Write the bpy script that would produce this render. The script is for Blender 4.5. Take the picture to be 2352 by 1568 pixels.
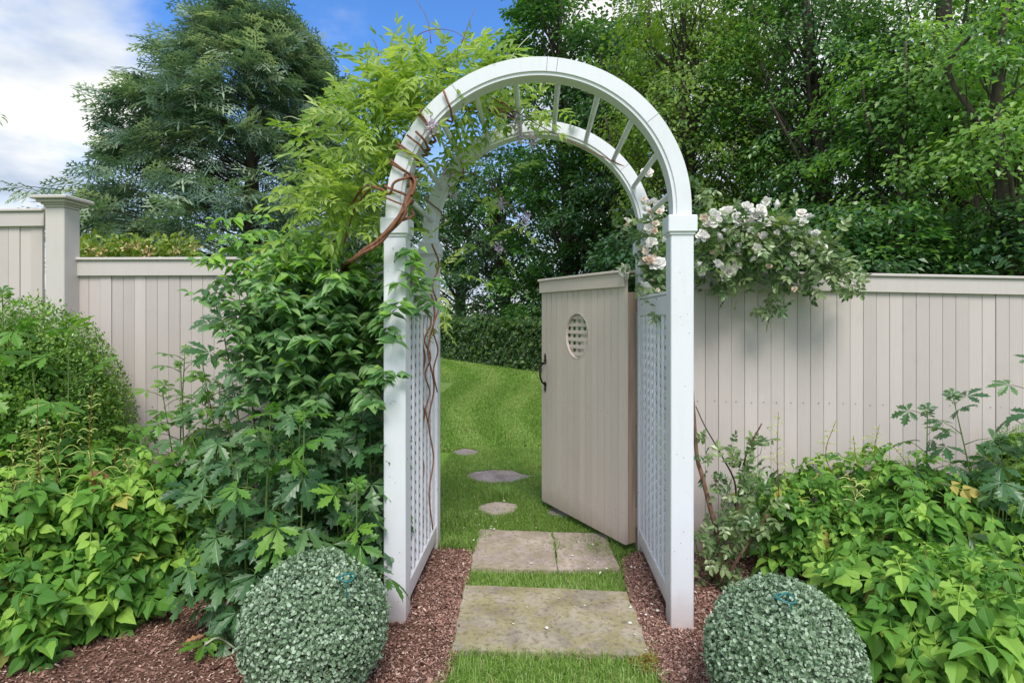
import bpy, bmesh, math
import numpy as np
from mathutils import Matrix, Vector

sc = bpy.context.scene
for o in list(bpy.data.objects):
    bpy.data.objects.remove(o)
COL = sc.collection
R = math.radians
# ------------------------------------------------------------------ camera
F, CX, HY, EYE = 1307.0, 1176.0, 732.0, 1.47       # focal length, principal column, horizon row of the photo
TH = R(2.6)
ST, CT = math.sin(TH), math.cos(TH)
cam_d = bpy.data.cameras.new('camera')
cam = bpy.data.objects.new('camera', cam_d); COL.objects.link(cam)
cam.location = (0, 0, EYE); cam.rotation_euler = (R(90), 0, TH)
cam_d.sensor_width = 36; cam_d.lens = 36 * F / 2352; cam_d.shift_y = -52 / 2352
cam_d.clip_start = 0.05; cam_d.clip_end = 1000
sc.camera = cam
# ------------------------------------------------------------------ light
SUN_EL, SUN_AZ = R(55), R(168)      # azimuth clockwise from +Y; the sun is high behind the camera, a little to its right
wd = bpy.data.worlds.new('World'); sc.world = wd; wd.use_nodes = True
sc.view_settings.view_transform = 'Standard'; sc.view_settings.look = 'None'
sc.view_settings.gamma = 1; sc.view_settings.use_curve_mapping = False
sc.view_settings.exposure = 1.38
sun_d = bpy.data.lights.new('sun', 'SUN'); sun_d.energy = 1.5; sun_d.angle = R(26); sun_d.color = (1, .95, .87)
sun = bpy.data.objects.new('sun', sun_d); COL.objects.link(sun)
sdir = Vector((math.sin(SUN_AZ) * math.cos(SUN_EL), math.cos(SUN_AZ) * math.cos(SUN_EL), math.sin(SUN_EL)))
sun.rotation_euler = (-sdir).to_track_quat('-Z', 'Y').to_euler()
sc.cycles.use_denoising = True
sc.cycles.max_bounces = 8; sc.cycles.transparent_max_bounces = 8

def W(px, py, d):
    """photo pixel (2352 wide) at depth d -> world point"""
    x = (px - CX) / F * d
    return np.array([x * CT - d * ST, x * ST + d * CT, EYE - (py - HY) / F * d])
def G(px, py, z=0.0):
    return W(px, py, F * (EYE - z) / (py - HY))
def proj(P):
    P = np.asarray(P, float)
    d = -P[..., 0] * ST + P[..., 1] * CT
    x = P[..., 0] * CT + P[..., 1] * ST
    d = np.maximum(d, .05)
    return CX + F * x / d, HY + F * (EYE - P[..., 2]) / d, d

# ------------------------------------------------------------------ nodes
class N:
    def __init__(s, tree): s.t = tree; tree.nodes.clear()
    def n(s, typ, inp=None, **kw):
        q = s.t.nodes.new(typ)
        for k, v in kw.items(): setattr(q, k, v)
        for k, v in (inp or {}).items():
            if isinstance(v, bpy.types.NodeSocket): s.t.links.new(v, q.inputs[k])
            else: q.inputs[k].default_value = v
        return q
    def math(s, op, a, b=0.0, c=None, clamp=False):
        q = s.n('ShaderNodeMath', operation=op, use_clamp=clamp)
        for i, v in enumerate((a, b, c)):
            if v is None: continue
            if isinstance(v, bpy.types.NodeSocket): s.t.links.new(v, q.inputs[i])
            else: q.inputs[i].default_value = v
        return q.outputs[0]
    def ramp(s, f, stops):
        q = s.n('ShaderNodeValToRGB', {0: f})
        e = q.color_ramp.elements
        while len(e) < len(stops): e.new(.5)
        for el, (p, c) in zip(e, stops):
            el.position = p; el.color = (*c, 1) if len(c) == 3 else c
        return q.outputs[0]
    def mix(s, f, a, b, mode='MIX'):
        q = s.n('ShaderNodeMix', data_type='RGBA', blend_type=mode)
        for i, v in ((0, f), (6, a), (7, b)):
            if isinstance(v, bpy.types.NodeSocket): s.t.links.new(v, q.inputs[i])
            else: q.inputs[i].default_value = (*v, 1) if isinstance(v, tuple) and len(v) == 3 else v
        return q.outputs[2]
    def noise(s, vec, scale, detail=4, rough=.55, dist=0.0):
        q = s.n('ShaderNodeTexNoise', {'Scale': scale, 'Detail': detail, 'Roughness': rough, 'Distortion': dist})
        if vec is not None: s.t.links.new(vec, q.inputs['Vector'])
        return q.outputs['Fac']
    def maprange(s, v, a, b, c=0.0, d=1.0, smooth=False):
        q = s.n('ShaderNodeMapRange', {0: v, 1: a, 2: b, 3: c, 4: d}, interpolation_type='SMOOTHSTEP' if smooth else 'LINEAR')
        return q.outputs[0]

def g3(v): return (v, v, v)

def make_world():
    b = N(wd.node_tree)
    sky = b.n('ShaderNodeTexSky', sky_type='NISHITA', sun_disc=False, sun_elevation=SUN_EL, sun_rotation=SUN_AZ,
              air_density=1.0, dust_density=.3, ozone_density=2.5)
    tc = b.n('ShaderNodeTexCoord').outputs['Generated']
    sep = b.n('ShaderNodeSeparateXYZ', {0: tc})
    den = b.math('ADD', b.math('MAXIMUM', sep.outputs[2], 0.0), .22)
    com = b.n('ShaderNodeCombineXYZ', {0: b.math('DIVIDE', sep.outputs[0], den), 1: b.math('DIVIDE', sep.outputs[1], den), 2: 3.7}).outputs[0]
    n1 = b.noise(com, 1.15, 9, .56, .25)
    hole = W(790, -50, 1.0) - np.array([0, 0, EYE]); hole /= np.linalg.norm(hole)
    dt = b.n('ShaderNodeVectorMath', {0: tc, 1: tuple(hole)}, operation='DOT_PRODUCT').outputs['Value']
    h = b.maprange(dt, .935, .988, 0, .34, True)
    cov = b.math('SUBTRACT', b.math('ADD', n1, .12), h)
    m = b.maprange(cov, .42, .66, 0, 1, True)
    n2 = b.noise(com, 2.6, 6, .5)
    ccol = b.ramp(n2, [(.36, (2.25, 2.6, 3.2)), (.47, (3.1, 3.35, 3.7)), (.56, (3.9, 3.95, 3.95)), (.66, (4.5, 4.4, 4.2))])
    blue = b.mix(1.0, sky.outputs[0], (.40, .66, .96), 'MULTIPLY')
    lowf = b.maprange(sep.outputs[2], .05, .42, .9, 0, True)
    out = b.mix(b.math('MAXIMUM', m, lowf), blue, ccol)
    bg = b.n('ShaderNodeBackground', {0: out, 1: .1})
    b.n('ShaderNodeOutputWorld', {0: bg.outputs[0]})
make_world()

# ------------------------------------------------------------------ materials
MATS = {}
def base_mat(name):
    m = bpy.data.materials.new(name); m.use_nodes = True
    MATS[name] = m
    return m, N(m.node_tree)
def finish(b, col, rough, bump=None, bstr=.3, bdist=.01, spec=.5):
    inp = {'Base Color': col, 'Roughness': rough, 'Specular IOR Level': spec}
    if isinstance(col, tuple): inp['Base Color'] = (*col, 1)
    p = b.n('ShaderNodeBsdfPrincipled', inp)
    if bump is not None:
        q = b.n('ShaderNodeBump', {'Height': bump, 'Strength': bstr, 'Distance': bdist})
        b.t.links.new(q.outputs[0], p.inputs['Normal'])
    b.n('ShaderNodeOutputMaterial', {0: p.outputs[0]})
    return p
def leaf_mat(name, c1, c2, c3, rough=.42, trans=.3, spec=.4, vein=True, margin=None, back=1.25, tr=(1.5, 1.45, .6), old=None):
    m, b = base_mat(name)
    t = b.n('ShaderNodeAttribute', attribute_name='tint').outputs['Fac']
    rnd = b.n('ShaderNodeObjectInfo').outputs['Random']
    f = b.math('FRACT', b.math('ADD', t, rnd))
    col = b.ramp(f, [(0, c1), (.5, c2), (1, c3)] if old is None else [(0, c1), (.5, c2), (.968, c3), (.99, old), (1, (.25, .15, .06))])
    uv = b.n('ShaderNodeUVMap').outputs[0]
    sp = b.n('ShaderNodeSeparateXYZ', {0: uv})
    bump = None
    if vein:
        a = b.math('ABSOLUTE', sp.outputs[1])
        w = b.math('SINE', b.math('MULTIPLY', b.math('SUBTRACT', sp.outputs[0], b.math('MULTIPLY', a, .7)), 44.0))
        v = b.maprange(w, .72, 1.0, 0, .3)
        mid = b.maprange(a, .0, .045, .5, 0)
        vv = b.math('MAXIMUM', v, mid)
        lite = b.mix(1.0, col, (1.35, 1.3, 1.2), 'MULTIPLY')
        col = b.mix(vv, col, lite)
        bump = b.math('MULTIPLY', vv, -1.0)
    if margin is not None:
        a = b.math('ABSOLUTE', sp.outputs[1])
        col = b.mix(b.maprange(a, .3, .5, 0, .45), col, margin)
    bf = b.n('ShaderNodeNewGeometry').outputs['Backfacing']
    pale = b.mix(1.0, col, (back, back, back * 1.08), 'MULTIPLY')
    col = b.mix(b.math('MULTIPLY', bf, .8), col, pale)
    p = b.n('ShaderNodeBsdfPrincipled', {'Base Color': col, 'Roughness': rough, 'Specular IOR Level': spec})
    if bump is not None:
        q = b.n('ShaderNodeBump', {'Height': bump, 'Strength': .35, 'Distance': .004})
        b.t.links.new(q.outputs[0], p.inputs['Normal'])
    tcol = b.mix(1.0, col, tr, 'MULTIPLY')
    tr = b.n('ShaderNodeBsdfTranslucent', {0: tcol})
    mx = b.n('ShaderNodeMixShader', {0: trans, 1: p.outputs[0], 2: tr.outputs[0]})
    b.n('ShaderNodeOutputMaterial', {0: mx.outputs[0]})
    return m

def build_materials():
    # painted wood
    def paint(name, col, dirt, dcol, rough=.5, grain=.25, zdirt=None, dark=.94):
        m, b = base_mat(name)
        tc = b.n('ShaderNodeTexCoord').outputs['Object']
        geo = b.n('ShaderNodeNewGeometry').outputs['Position']
        rnd = b.n('ShaderNodeObjectInfo').outputs['Random']
        mp = b.n('ShaderNodeMapping', {0: geo, 3: (38, 38, 2.2)}).outputs[0]
        g = b.noise(mp, 1.0, 4, .6)
        blot = b.noise(geo, 3.1, 5, .65)
        c = b.mix(b.maprange(blot, .55, .8, 0, dirt), (*col, 1), (*dcol, 1))
        c = b.mix(b.math('MULTIPLY', b.maprange(g, .5, .75, 0, 1), .22), c, (*dcol, 1))
        vr = b.maprange(rnd, 0, 1, dark, 1.04)
        vv = b.n('ShaderNodeCombineXYZ', {0: vr, 1: vr, 2: vr}).outputs[0]
        c = b.mix(1.0, c, vv, 'MULTIPLY')
        if zdirt:
            z = b.n('ShaderNodeSeparateXYZ', {0: geo}).outputs[2]
            zz = b.math('ADD', z, b.math('MULTIPLY', b.noise(geo, 9, 4), .14))
            c = b.mix(b.maprange(zz, .08, .28, .75, 0), c, (*zdirt, 1))
        sp = b.noise(geo, 90, 2, .5)
        c = b.mix(b.maprange(sp, .74, .78, 0, .55), c, (.25, .23, .2, 1))
        finish(b, c, rough, g, grain, .003, .4)
    paint('white_paint', (.73, .745, .82), .42, (.59, .61, .63), .42, .12, (.45, .34, .30))  # bluish: the sky's reflected tint is put into the white base colour
    paint('taupe_paint', (.545, .49, .475), .5, (.44, .395, .375), .6, .3, (.34, .25, .20), .87)
    paint('taupe_trim', (.54, .50, .485), .45, (.45, .41, .395), .55, .3)
    paint('taupe_paint_lit', (.66, .575, .525), .4, (.53, .45, .40), .55, .3, (.36, .25, .19))  # same taupe as the fence, its brighter lit face put into the colour
    m, b = base_mat('raw_wood')
    geo = b.n('ShaderNodeNewGeometry').outputs['Position']
    mp = b.n('ShaderNodeMapping', {0: geo, 3: (30, 30, 1.6)}).outputs[0]
    g = b.noise(mp, 1, 5)
    finish(b, b.ramp(g, [(.3, (.26, .16, .11)), (.5, (.42, .29, .24)), (.7, (.48, .38, .24))]), .7, g, .4, .004)
    m, b = base_mat('black_iron')
    finish(b, (.012, .012, .013), .45, b.noise(b.n('ShaderNodeTexCoord').outputs['Object'], 160, 3), .3, .001)
    m, b = base_mat('teal_wire')
    finish(b, (.015, .16, .17), .35)
    m, b = base_mat('dark_nail')
    finish(b, (.05, .045, .04), .6)
    # stone
    def stone(name, ca, cb, moss, amt):
        m, b = base_mat(name)
        geo = b.n('ShaderNodeNewGeometry').outputs['Position']
        n1 = b.noise(geo, 4.2, 8, .62, .6); n2 = b.noise(geo, 38, 5, .7); n3 = b.noise(geo, 7.5, 8, .7, .4)
        c = b.ramp(n1, [(.32, ca), (.55, cb), (.72, tuple(x * 1.18 for x in cb))])
        c = b.mix(b.maprange(n3, .45, .56, 0, amt), c, (*moss, 1))
        c = b.mix(b.maprange(n2, .50, .68, 0, .65), c, tuple(x * .45 for x in ca) + (1,))
        lich = b.noise(geo, 62, 3, .6)
        c = b.mix(b.maprange(lich, .70, .74, 0, .8), c, (.52, .48, .40, 1))
        hgt = b.math('ADD', b.math('MULTIPLY', n2, .5), n1)
        finish(b, c, .85, hgt, .6, .02, .2)
    stone('mossy_stone', (.20, .17, .14), (.37, .325, .255), (.29, .26, .11), .6)
    stone('pink_stone', (.30, .245, .22), (.45, .37, .33), (.26, .235, .12), .45)
    stone('grey_stone', (.16, .135, .145), (.28, .24, .245), (.19, .15, .09), .3)
    # ground
    m, b = base_mat('mulch_soil')
    geo = b.n('ShaderNodeNewGeometry').outputs['Position']
    v = b.n('ShaderNodeTexVoronoi', {'Vector': b.n('ShaderNodeMapping', {0: geo, 3: (1, 1.6, 1)}).outputs[0], 'Scale': 85.0})
    c = b.ramp(v.outputs['Color'], [(0, (.055, .028, .02)), (.5, (.15, .078, .056)), (1, (.27, .165, .125))])
    finish(b, c, .9, v.outputs['Distance'], .9, .012, .2)
    m, b = base_mat('mulch_chip')
    t = b.n('ShaderNodeAttribute', attribute_name='tint').outputs['Fac']
    finish(b, b.ramp(t, [(0, (.085, .042, .034)), (.4, (.235, .125, .10)), (.75, (.35, .20, .165)), (.93, (.52, .36, .30)), (1, (.64, .52, .45))]), .85, None, spec=.2)
    # mown stripes follow the curve of the lawn: the sheen of bent blades painted as paler bands
    m, b = base_mat('lawn_turf')
    geo = b.n('ShaderNodeNewGeometry').outputs['Position']
    s = b.n('ShaderNodeAttribute', attribute_name='stripe').outputs['Fac']
    n1 = b.noise(geo, 1.3, 6, .6); n2 = b.noise(geo, 60, 3, .7)
    c = b.ramp(b.math('ADD', b.math('MULTIPLY', s, .55), b.math('MULTIPLY', n1, .45)), [(.2, (.10, .22, .022)), (.5, (.18, .335, .045)), (.85, (.37, .48, .19))])
    c = b.mix(b.maprange(n2, .35, .7, .5, 0), c, (.035, .09, .012, 1))
    finish(b, c, .8, n2, .8, .03, .2)
    m, b = base_mat('grass_blade')
    t = b.n('ShaderNodeAttribute', attribute_name='tint').outputs['Fac']
    c = b.ramp(t, [(0, (.09, .20, .028)), (.35, (.17, .315, .048)), (.7, (.31, .445, .12)), (.93, (.47, .57, .29)), (1, (.48, .37, .20))])
    p = b.n('ShaderNodeBsdfPrincipled', {'Base Color': c, 'Roughness': .5, 'Specular IOR Level': .3})
    tr = b.n('ShaderNodeBsdfTranslucent', {0: c})
    b.n('ShaderNodeOutputMaterial', {0: b.n('ShaderNodeMixShader', {0: .3, 1: p.outputs[0], 2: tr.outputs[0]}).outputs[0]})
    m, b = base_mat('moss')
    finish(b, b.ramp(b.noise(b.n('ShaderNodeNewGeometry').outputs['Position'], 40, 3), [(.3, (.16, .13, .02)), (.7, (.33, .22, .05))]), .9)
    # bark and stems
    def bark(name, ca, cb, sx, rough=.85, st=.7):
        m, b = base_mat(name)
        geo = b.n('ShaderNodeNewGeometry').outputs['Position']
        g = b.noise(b.n('ShaderNodeMapping', {0: geo, 3: (sx, sx, sx * .18)}).outputs[0], 1, 6, .65)
        finish(b, b.ramp(g, [(.3, ca), (.7, cb)]), rough, g, st, .03, .25)
    bark('tree_bark', (.028, .022, .018), (.12, .10, .085), 16)
    bark('grey_twig', (.10, .09, .07), (.24, .21, .17), 30)
    bark('vine_bark', (.11, .045, .028), (.33, .15, .09), 60, .6, .3)
    bark('rose_cane', (.10, .05, .035), (.26, .16, .11), 50)
    bark('green_stem', (.07, .12, .03), (.15, .22, .07), 40, .5, .1)
    bark('red_stem', (.14, .05, .03), (.25, .11, .05), 40, .5, .1)
    bark('pale_shoot', (.30, .33, .22), (.45, .48, .35), 30, .5, .1)
    # leaves
    leaf_mat('astilbe_leaf', (.055, .165, .026), (.125, .285, .042), (.30, .49, .085), .52, .24, .3, old=(.42, .36, .10))
    leaf_mat('monkshood_leaf', (.035, .10, .04), (.06, .155, .056), (.115, .23, .08), .36, .28, .55)
    leaf_mat('monkshood_fresh', (.065, .18, .03), (.10, .245, .036), (.16, .32, .045), .38, .32, .45)
    leaf_mat('shrub_leaf', (.055, .145, .045), (.105, .235, .07), (.22, .37, .125), .36, .36, .55)
    leaf_mat('shrub_fresh', (.10, .24, .032), (.17, .35, .04), (.25, .44, .06), .38, .36, .45)
    leaf_mat('wisteria_leaf', (.15, .27, .045), (.25, .38, .075), (.38, .49, .14), .42, .40, .4, vein=False)
    leaf_mat('rose_leaf', (.06, .13, .045), (.13, .21, .08), (.26, .34, .16), .32, .25, .55, vein=False)
    leaf_mat('globe_leaf', (.045, .105, .04), (.15, .25, .14), (.42, .53, .41), .42, .14, .45, vein=False, margin=(.50, .60, .50))
    leaf_mat('boxwood_leaf', (.05, .14, .02), (.12, .26, .034), (.29, .46, .07), .32, .24, .55, vein=False)
    leaf_mat('hemlock_needle', (.075, .14, .105), (.15, .24, .17), (.34, .44, .30), .5, .28, .35, vein=False)
    leaf_mat('maple_leaf', (.026, .095, .024), (.058, .165, .034), (.17, .33, .07), .34, .30, .55, vein=False)
    leaf_mat('lime_tree_leaf', (.06, .14, .022), (.12, .225, .035), (.24, .36, .06), .42, .42, .4, vein=False)
    leaf_mat('blue_tree_leaf', (.026, .082, .034), (.045, .12, .044), (.09, .19, .07), .40, .32, .5, vein=False)
    leaf_mat('bright_tree_leaf', (.06, .17, .036), (.13, .28, .055), (.27, .43, .10), .36, .42, .5, vein=False)
    leaf_mat('ivy_leaf', (.026, .08, .02), (.05, .12, .026), (.12, .20, .045), .38, .2, .5, vein=False)
    leaf_mat('honeysuckle_leaf', (.10, .18, .03), (.16, .25, .04), (.27, .34, .06), .45, .3, .4, vein=False)
    leaf_mat('honeysuckle_bloom', (.40, .28, .12), (.52, .38, .18), (.60, .48, .26), .6, .2, .3, vein=False, tr=(1, 1, 1))
    leaf_mat('rose_petal', (.86, .84, .81), (.90, .88, .86), (.89, .85, .80), .55, .25, .3, vein=False, back=1.0, tr=(1, 1, 1))
    leaf_mat('wilted_petal', (.74, .56, .45), (.83, .69, .58), (.86, .76, .68), .6, .2, .2, vein=False, back=1.0, tr=(1, 1, 1))
    leaf_mat('lilac_petal', (.46, .36, .58), (.60, .48, .66), (.72, .60, .62), .6, .25, .3, vein=False, back=1.0, tr=(1, 1, 1))
    leaf_mat('plume', (.38, .50, .14), (.52, .60, .22), (.60, .64, .32), .6, .3, .2, vein=False)
    leaf_mat('dead_leaf', (.26, .12, .05), (.33, .17, .08), (.40, .22, .11), .7, .1, .2, vein=False)
build_materials()

# ------------------------------------------------------------------ mesh helpers
ORG = {}
def new_mesh(name, V, Fs, mat, uv=None, tint=None, smooth=False, extra=None):
    V = np.ascontiguousarray(V, np.float32)
    me = bpy.data.meshes.new(name)
    if isinstance(Fs, np.ndarray):
        groups = [Fs]
    else:
        by = {}
        for f in Fs: by.setdefault(len(f), []).append(f)
        groups = [np.array(v) for v in by.values()]
    loops = np.concatenate([g.ravel() for g in groups]).astype(np.int32)
    sizes = np.concatenate([np.full(len(g), g.shape[1]) for g in groups])
    starts = np.concatenate([[0], np.cumsum(sizes)[:-1]]).astype(np.int32)
    me.vertices.add(len(V)); me.vertices.foreach_set('co', V.ravel())
    me.loops.add(len(loops)); me.loops.foreach_set('vertex_index', loops)
    me.polygons.add(len(sizes)); me.polygons.foreach_set('loop_start', starts)
    try: me.polygons.foreach_set('loop_total', sizes.astype(np.int32))
    except Exception: pass
    me.polygons.foreach_set('use_smooth', np.full(len(sizes), bool(smooth)))
    if uv is not None:
        l = me.uv_layers.new(name='UVMap')
        l.data.foreach_set('uv', np.ascontiguousarray(np.asarray(uv, np.float32)[loops]).ravel())
    if tint is not None:
        a = me.attributes.new('tint', 'FLOAT', 'POINT'); a.data.foreach_set('value', np.asarray(tint, np.float32))
    for k, v in (extra or {}).items():
        a = me.attributes.new(k, 'FLOAT', 'POINT'); a.data.foreach_set('value', np.asarray(v, np.float32))
    me.update(calc_edges=True); me.validate()
    me.materials.append(MATS[mat])
    return me
def link(name, data, parent=None, loc=None):
    o = bpy.data.objects.new(name, data); COL.objects.link(o)
    if parent is not None: o.parent = parent
    if loc is not None: o.location = tuple(loc)
    return o
def tag(o, label=None, cat=None, group=None, kind=None):
    if label: o['label'] = label
    if cat: o['category'] = cat
    if group: o['group'] = group
    if kind: o['kind'] = kind
    return o
def thing(name, base, label, cat, group=None):
    o = link(name, None, None, base); o.empty_display_size = .1
    ORG[o.name] = np.array(base, float)
    return tag(o, label, cat, group)
def org(p):
    while p is not None:
        if p.name in ORG: return ORG[p.name]
        p = p.parent
    return np.zeros(3)
def part(name, V, Fs, mat, parent, **kw):
    kind = kw.pop('kind', None)
    me = new_mesh(name, np.asarray(V, float) - org(parent), Fs, mat, **kw)
    o = link(name, me, parent)
    if kind: o['kind'] = kind
    return o
def solo(name, V, Fs, mat, base, label=None, cat=None, group=None, kind=None, **kw):
    base = np.array(base, float)
    o = link(name, new_mesh(name, np.asarray(V, float) - base, Fs, mat, **kw), None, base)
    ORG[o.name] = base
    return tag(o, label, cat, group, kind)

class MB:
    """collects pieces into one mesh"""
    def __init__(s): s.V = []; s.F = []; s.n = 0
    def add(s, V, Fs):
        V = np.asarray(V, float)
        s.V.append(V); s.F += [[i + s.n for i in f] for f in Fs]; s.n += len(V); return s
    def arr(s): return np.concatenate(s.V), s.F
def box(x0, x1, y0, y1, z0, z1, bev=0.0):
    bm = bmesh.new()
    vs = [bm.verts.new(p) for p in ((x0, y0, z0), (x1, y0, z0), (x1, y1, z0), (x0, y1, z0), (x0, y0, z1), (x1, y0, z1), (x1, y1, z1), (x0, y1, z1))]
    for f in ((0, 3, 2, 1), (4, 5, 6, 7), (0, 1, 5, 4), (1, 2, 6, 5), (2, 3, 7, 6), (3, 0, 4, 7)): bm.faces.new([vs[i] for i in f])
    if bev: bmesh.ops.bevel(bm, geom=bm.edges[:], offset=bev, segments=1, affect='EDGES')
    return bm_arr(bm)
def bm_arr(bm):
    bmesh.ops.recalc_face_normals(bm, faces=bm.faces[:])
    bm.verts.index_update()
    V = np.array([v.co[:] for v in bm.verts]); Fs = [[v.index for v in f.verts] for f in bm.faces]
    bm.free(); return V, Fs
def catmull(P, k=6):
    P = np.asarray(P, float); Q = np.vstack([2 * P[0] - P[1], P, 2 * P[-1] - P[-2]]); out = []
    for i in range(1, len(Q) - 2):
        p0, p1, p2, p3 = Q[i - 1], Q[i], Q[i + 1], Q[i + 2]
        for t in np.linspace(0, 1, k, endpoint=False):
            out.append(.5 * (2 * p1 + (p2 - p0) * t + (2 * p0 - 5 * p1 + 4 * p2 - p3) * t * t + (3 * p1 - p0 - 3 * p2 + p3) * t ** 3))
    out.append(P[-1]); return np.array(out)
def tube(P, r, sides=6, cap=True):
    P = np.asarray(P, float); n = len(P)
    r = np.full(n, r) if np.isscalar(r) else np.interp(np.linspace(0, 1, n), np.linspace(0, 1, len(r)), r)
    T = np.gradient(P, axis=0); T /= np.linalg.norm(T, axis=1)[:, None] + 1e-9
    ref = np.array([0.31, .17, .93]) if abs(T[:, 2]).mean() < .8 else np.array([.94, .3, .1])
    A = np.cross(T, ref); A /= np.linalg.norm(A, axis=1)[:, None] + 1e-9
    B = np.cross(T, A)
    an = np.linspace(0, 2 * np.pi, sides, endpoint=False)
    V = (P[:, None] + r[:, None, None] * (np.cos(an)[None, :, None] * A[:, None] + np.sin(an)[None, :, None] * B[:, None])).reshape(-1, 3)
    Fs = [[i * sides + j, i * sides + (j + 1) % sides, (i + 1) * sides + (j + 1) % sides, (i + 1) * sides + j] for i in range(n - 1) for j in range(sides)]
    if cap: Fs += [list(range(sides))[::-1], list(range((n - 1) * sides, n * sides))]
    return V, Fs

def frames(pos, xd, nd, sc_):
    X = xd / (np.linalg.norm(xd, axis=1)[:, None] + 1e-9)
    Y = np.cross(nd, X); Y /= np.linalg.norm(Y, axis=1)[:, None] + 1e-9
    Z = np.cross(X, Y)
    M = np.zeros((len(pos), 4, 4)); s = np.asarray(sc_, float)
    s = np.full(len(pos), s) if s.ndim == 0 else s
    M[:, :3, 0] = X * s[:, None]; M[:, :3, 1] = Y * s[:, None]; M[:, :3, 2] = Z * s[:, None]
    M[:, :3, 3] = pos; M[:, 3, 3] = 1
    return M
class T:
    """a leaf-sized template: vertices, triangles, uv"""
    c = 0
    def __init__(s, V, tris, uv=None):
        s.V = np.asarray(V, float); s.F = np.asarray(tris, int)
        s.uv = np.zeros((len(s.V), 2)) if uv is None else np.asarray(uv, float)
        s.me = {}
    def xf(s, M):
        M = np.asarray(M); V = np.c_[s.V, np.ones(len(s.V))] @ M.T
        return T(V[:, :3], s.F, s.uv)
    def mesh(s, name, mat):
        if (name, mat) not in s.me: s.me[(name, mat)] = new_mesh(name, s.V, s.F, mat, uv=s.uv)
        return s.me[(name, mat)]
def tjoin(ts):
    V = []; Fs = []; U = []; n = 0
    for t in ts: V.append(t.V); Fs.append(t.F + n); U.append(t.uv); n += len(t.V)
    return T(np.concatenate(V), np.concatenate(Fs), np.concatenate(U))
def merged(temps, M, tid, tint):
    V = []; Fs = []; U = []; TT = []; n = 0
    for k, t in enumerate(temps):
        w = np.where(tid == k)[0]
        if not len(w): continue
        m = M[w]
        v = np.einsum('nij,vj->nvi', m[:, :3, :3], t.V) + m[:, None, :3, 3]
        V.append(v.reshape(-1, 3)); q = len(t.V)
        Fs.append((t.F[None] + (np.arange(len(w)) * q)[:, None, None]).reshape(-1, 3) + n)
        U.append(np.tile(t.uv, (len(w), 1))); TT.append(np.repeat(tint[w], q)); n += q * len(w)
    return np.concatenate(V), np.concatenate(Fs), np.concatenate(U), np.concatenate(TT)
def scatter(parent, temps, M, mat, rng, name='leaf', nobj=0, rest='foliage', tid=None, tint=None, kind='stuff', smooth=False):
    """copies of the templates: the nobj that show largest as parts of their own, the rest joined into one part"""
    N_ = len(M)
    if N_ == 0: return
    if tid is None: tid = rng.integers(0, len(temps), N_)
    if tint is None: tint = rng.random(N_)
    pick = np.zeros(N_, bool)
    if nobj:
        c = M[:, :3, 3] + .5 * M[:, :3, 0]
        px, py, d = proj(c)
        s = np.linalg.norm(M[:, :3, 0], axis=1)
        view = c - np.array([0, 0, EYE]); view /= np.linalg.norm(view, axis=1)[:, None]
        face = np.abs(np.einsum('ni,ni->n', M[:, :3, 2] / s[:, None], view))
        area = (s / d) ** 2 * (.2 + face)
        inside = (px > -20) & (px < 2372) & (py > -20) & (py < 1588)
        cell = np.floor(px / 16).astype(int) * 5000 + np.floor(py / 16).astype(int)
        o_ = np.lexsort((d, cell)); first = np.zeros(N_, bool)
        cs = cell[o_]; first[o_[np.r_[True, cs[1:] != cs[:-1]]]] = True
        rank = area * np.where(first, 1, .15) * np.where(inside, 1, .001)
        pick[np.argsort(-rank)[:nobj]] = True
        pick &= inside
        og = org(parent)
        for i in np.where(pick)[0]:
            o = bpy.data.objects.new(name, temps[tid[i]].mesh(name, mat)); COL.objects.link(o)
            o.parent = parent
            m = M[i].copy(); m[:3, 3] -= og
            o.matrix_basis = Matrix(m.tolist())
    w = ~pick
    if w.any():
        V, Fs, U, TT = merged(temps, M[w], tid[w], tint[w])
        part(rest, V, Fs, mat, parent, uv=U, tint=TT, kind=kind, smooth=smooth)

def rnd_unit(rng, n):
    v = rng.normal(size=(n, 3)); return v / np.linalg.norm(v, axis=1)[:, None]

# ------------------------------------------------------------------ leaf templates
def strip_leaf(ts, ws, fold=.25, droop=.3, tooth=0.0, side=0.0):
    """midrib strip with two edges, along +X, length 1"""
    n = len(ts); V = []; U = []; Fs = []
    for i, (t, w) in enumerate(zip(ts, ws)):
        z = -droop * t * t
        V += [(t, 0, z), (t + tooth * (w > 0), w, z + fold * w), (t + tooth * (w > 0), -w, z + fold * w + side * w)]
        U += [(t, 0), (t, .5 * w / max(ws)), (t, -.5 * w / max(ws))]
    for i in range(n - 1):
        a, b = 3 * i, 3 * i + 3
        for s in (1, 2):
            q = [(a, b, b + s), (a, b + s, a + s)] if s == 2 else [(a, b + s, b), (a, a + s, b + s)]
            for f in q:
                if ws[i] == 0 and a + s in f: continue
                Fs.append(f)
    Fs = [f for f in Fs if not (ws[-1] == 0 and False)]
    return T(V, Fs, U)
def rotz(a, s=1.0, tx=0, ty=0, tz=0, tilt=0.0, roll=0.0):
    m = Matrix.Translation((tx, ty, tz)) @ Matrix.Rotation(a, 4, 'Z') @ Matrix.Rotation(tilt, 4, 'Y') @ Matrix.Rotation(roll, 4, 'X') @ Matrix.Scale(s, 4)
    return np.array(m)
def stalk_strip(P, w):
    P = np.asarray(P, float); V = []; Fs = []
    for p in P: V += [p + np.array([0, w, 0]), p - np.array([0, w, 0])]
    for i in range(len(P) - 1): Fs += [(2 * i, 2 * i + 1, 2 * i + 3), (2 * i, 2 * i + 3, 2 * i + 2)]
    return T(V, Fs, np.zeros((len(V), 2)))

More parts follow.
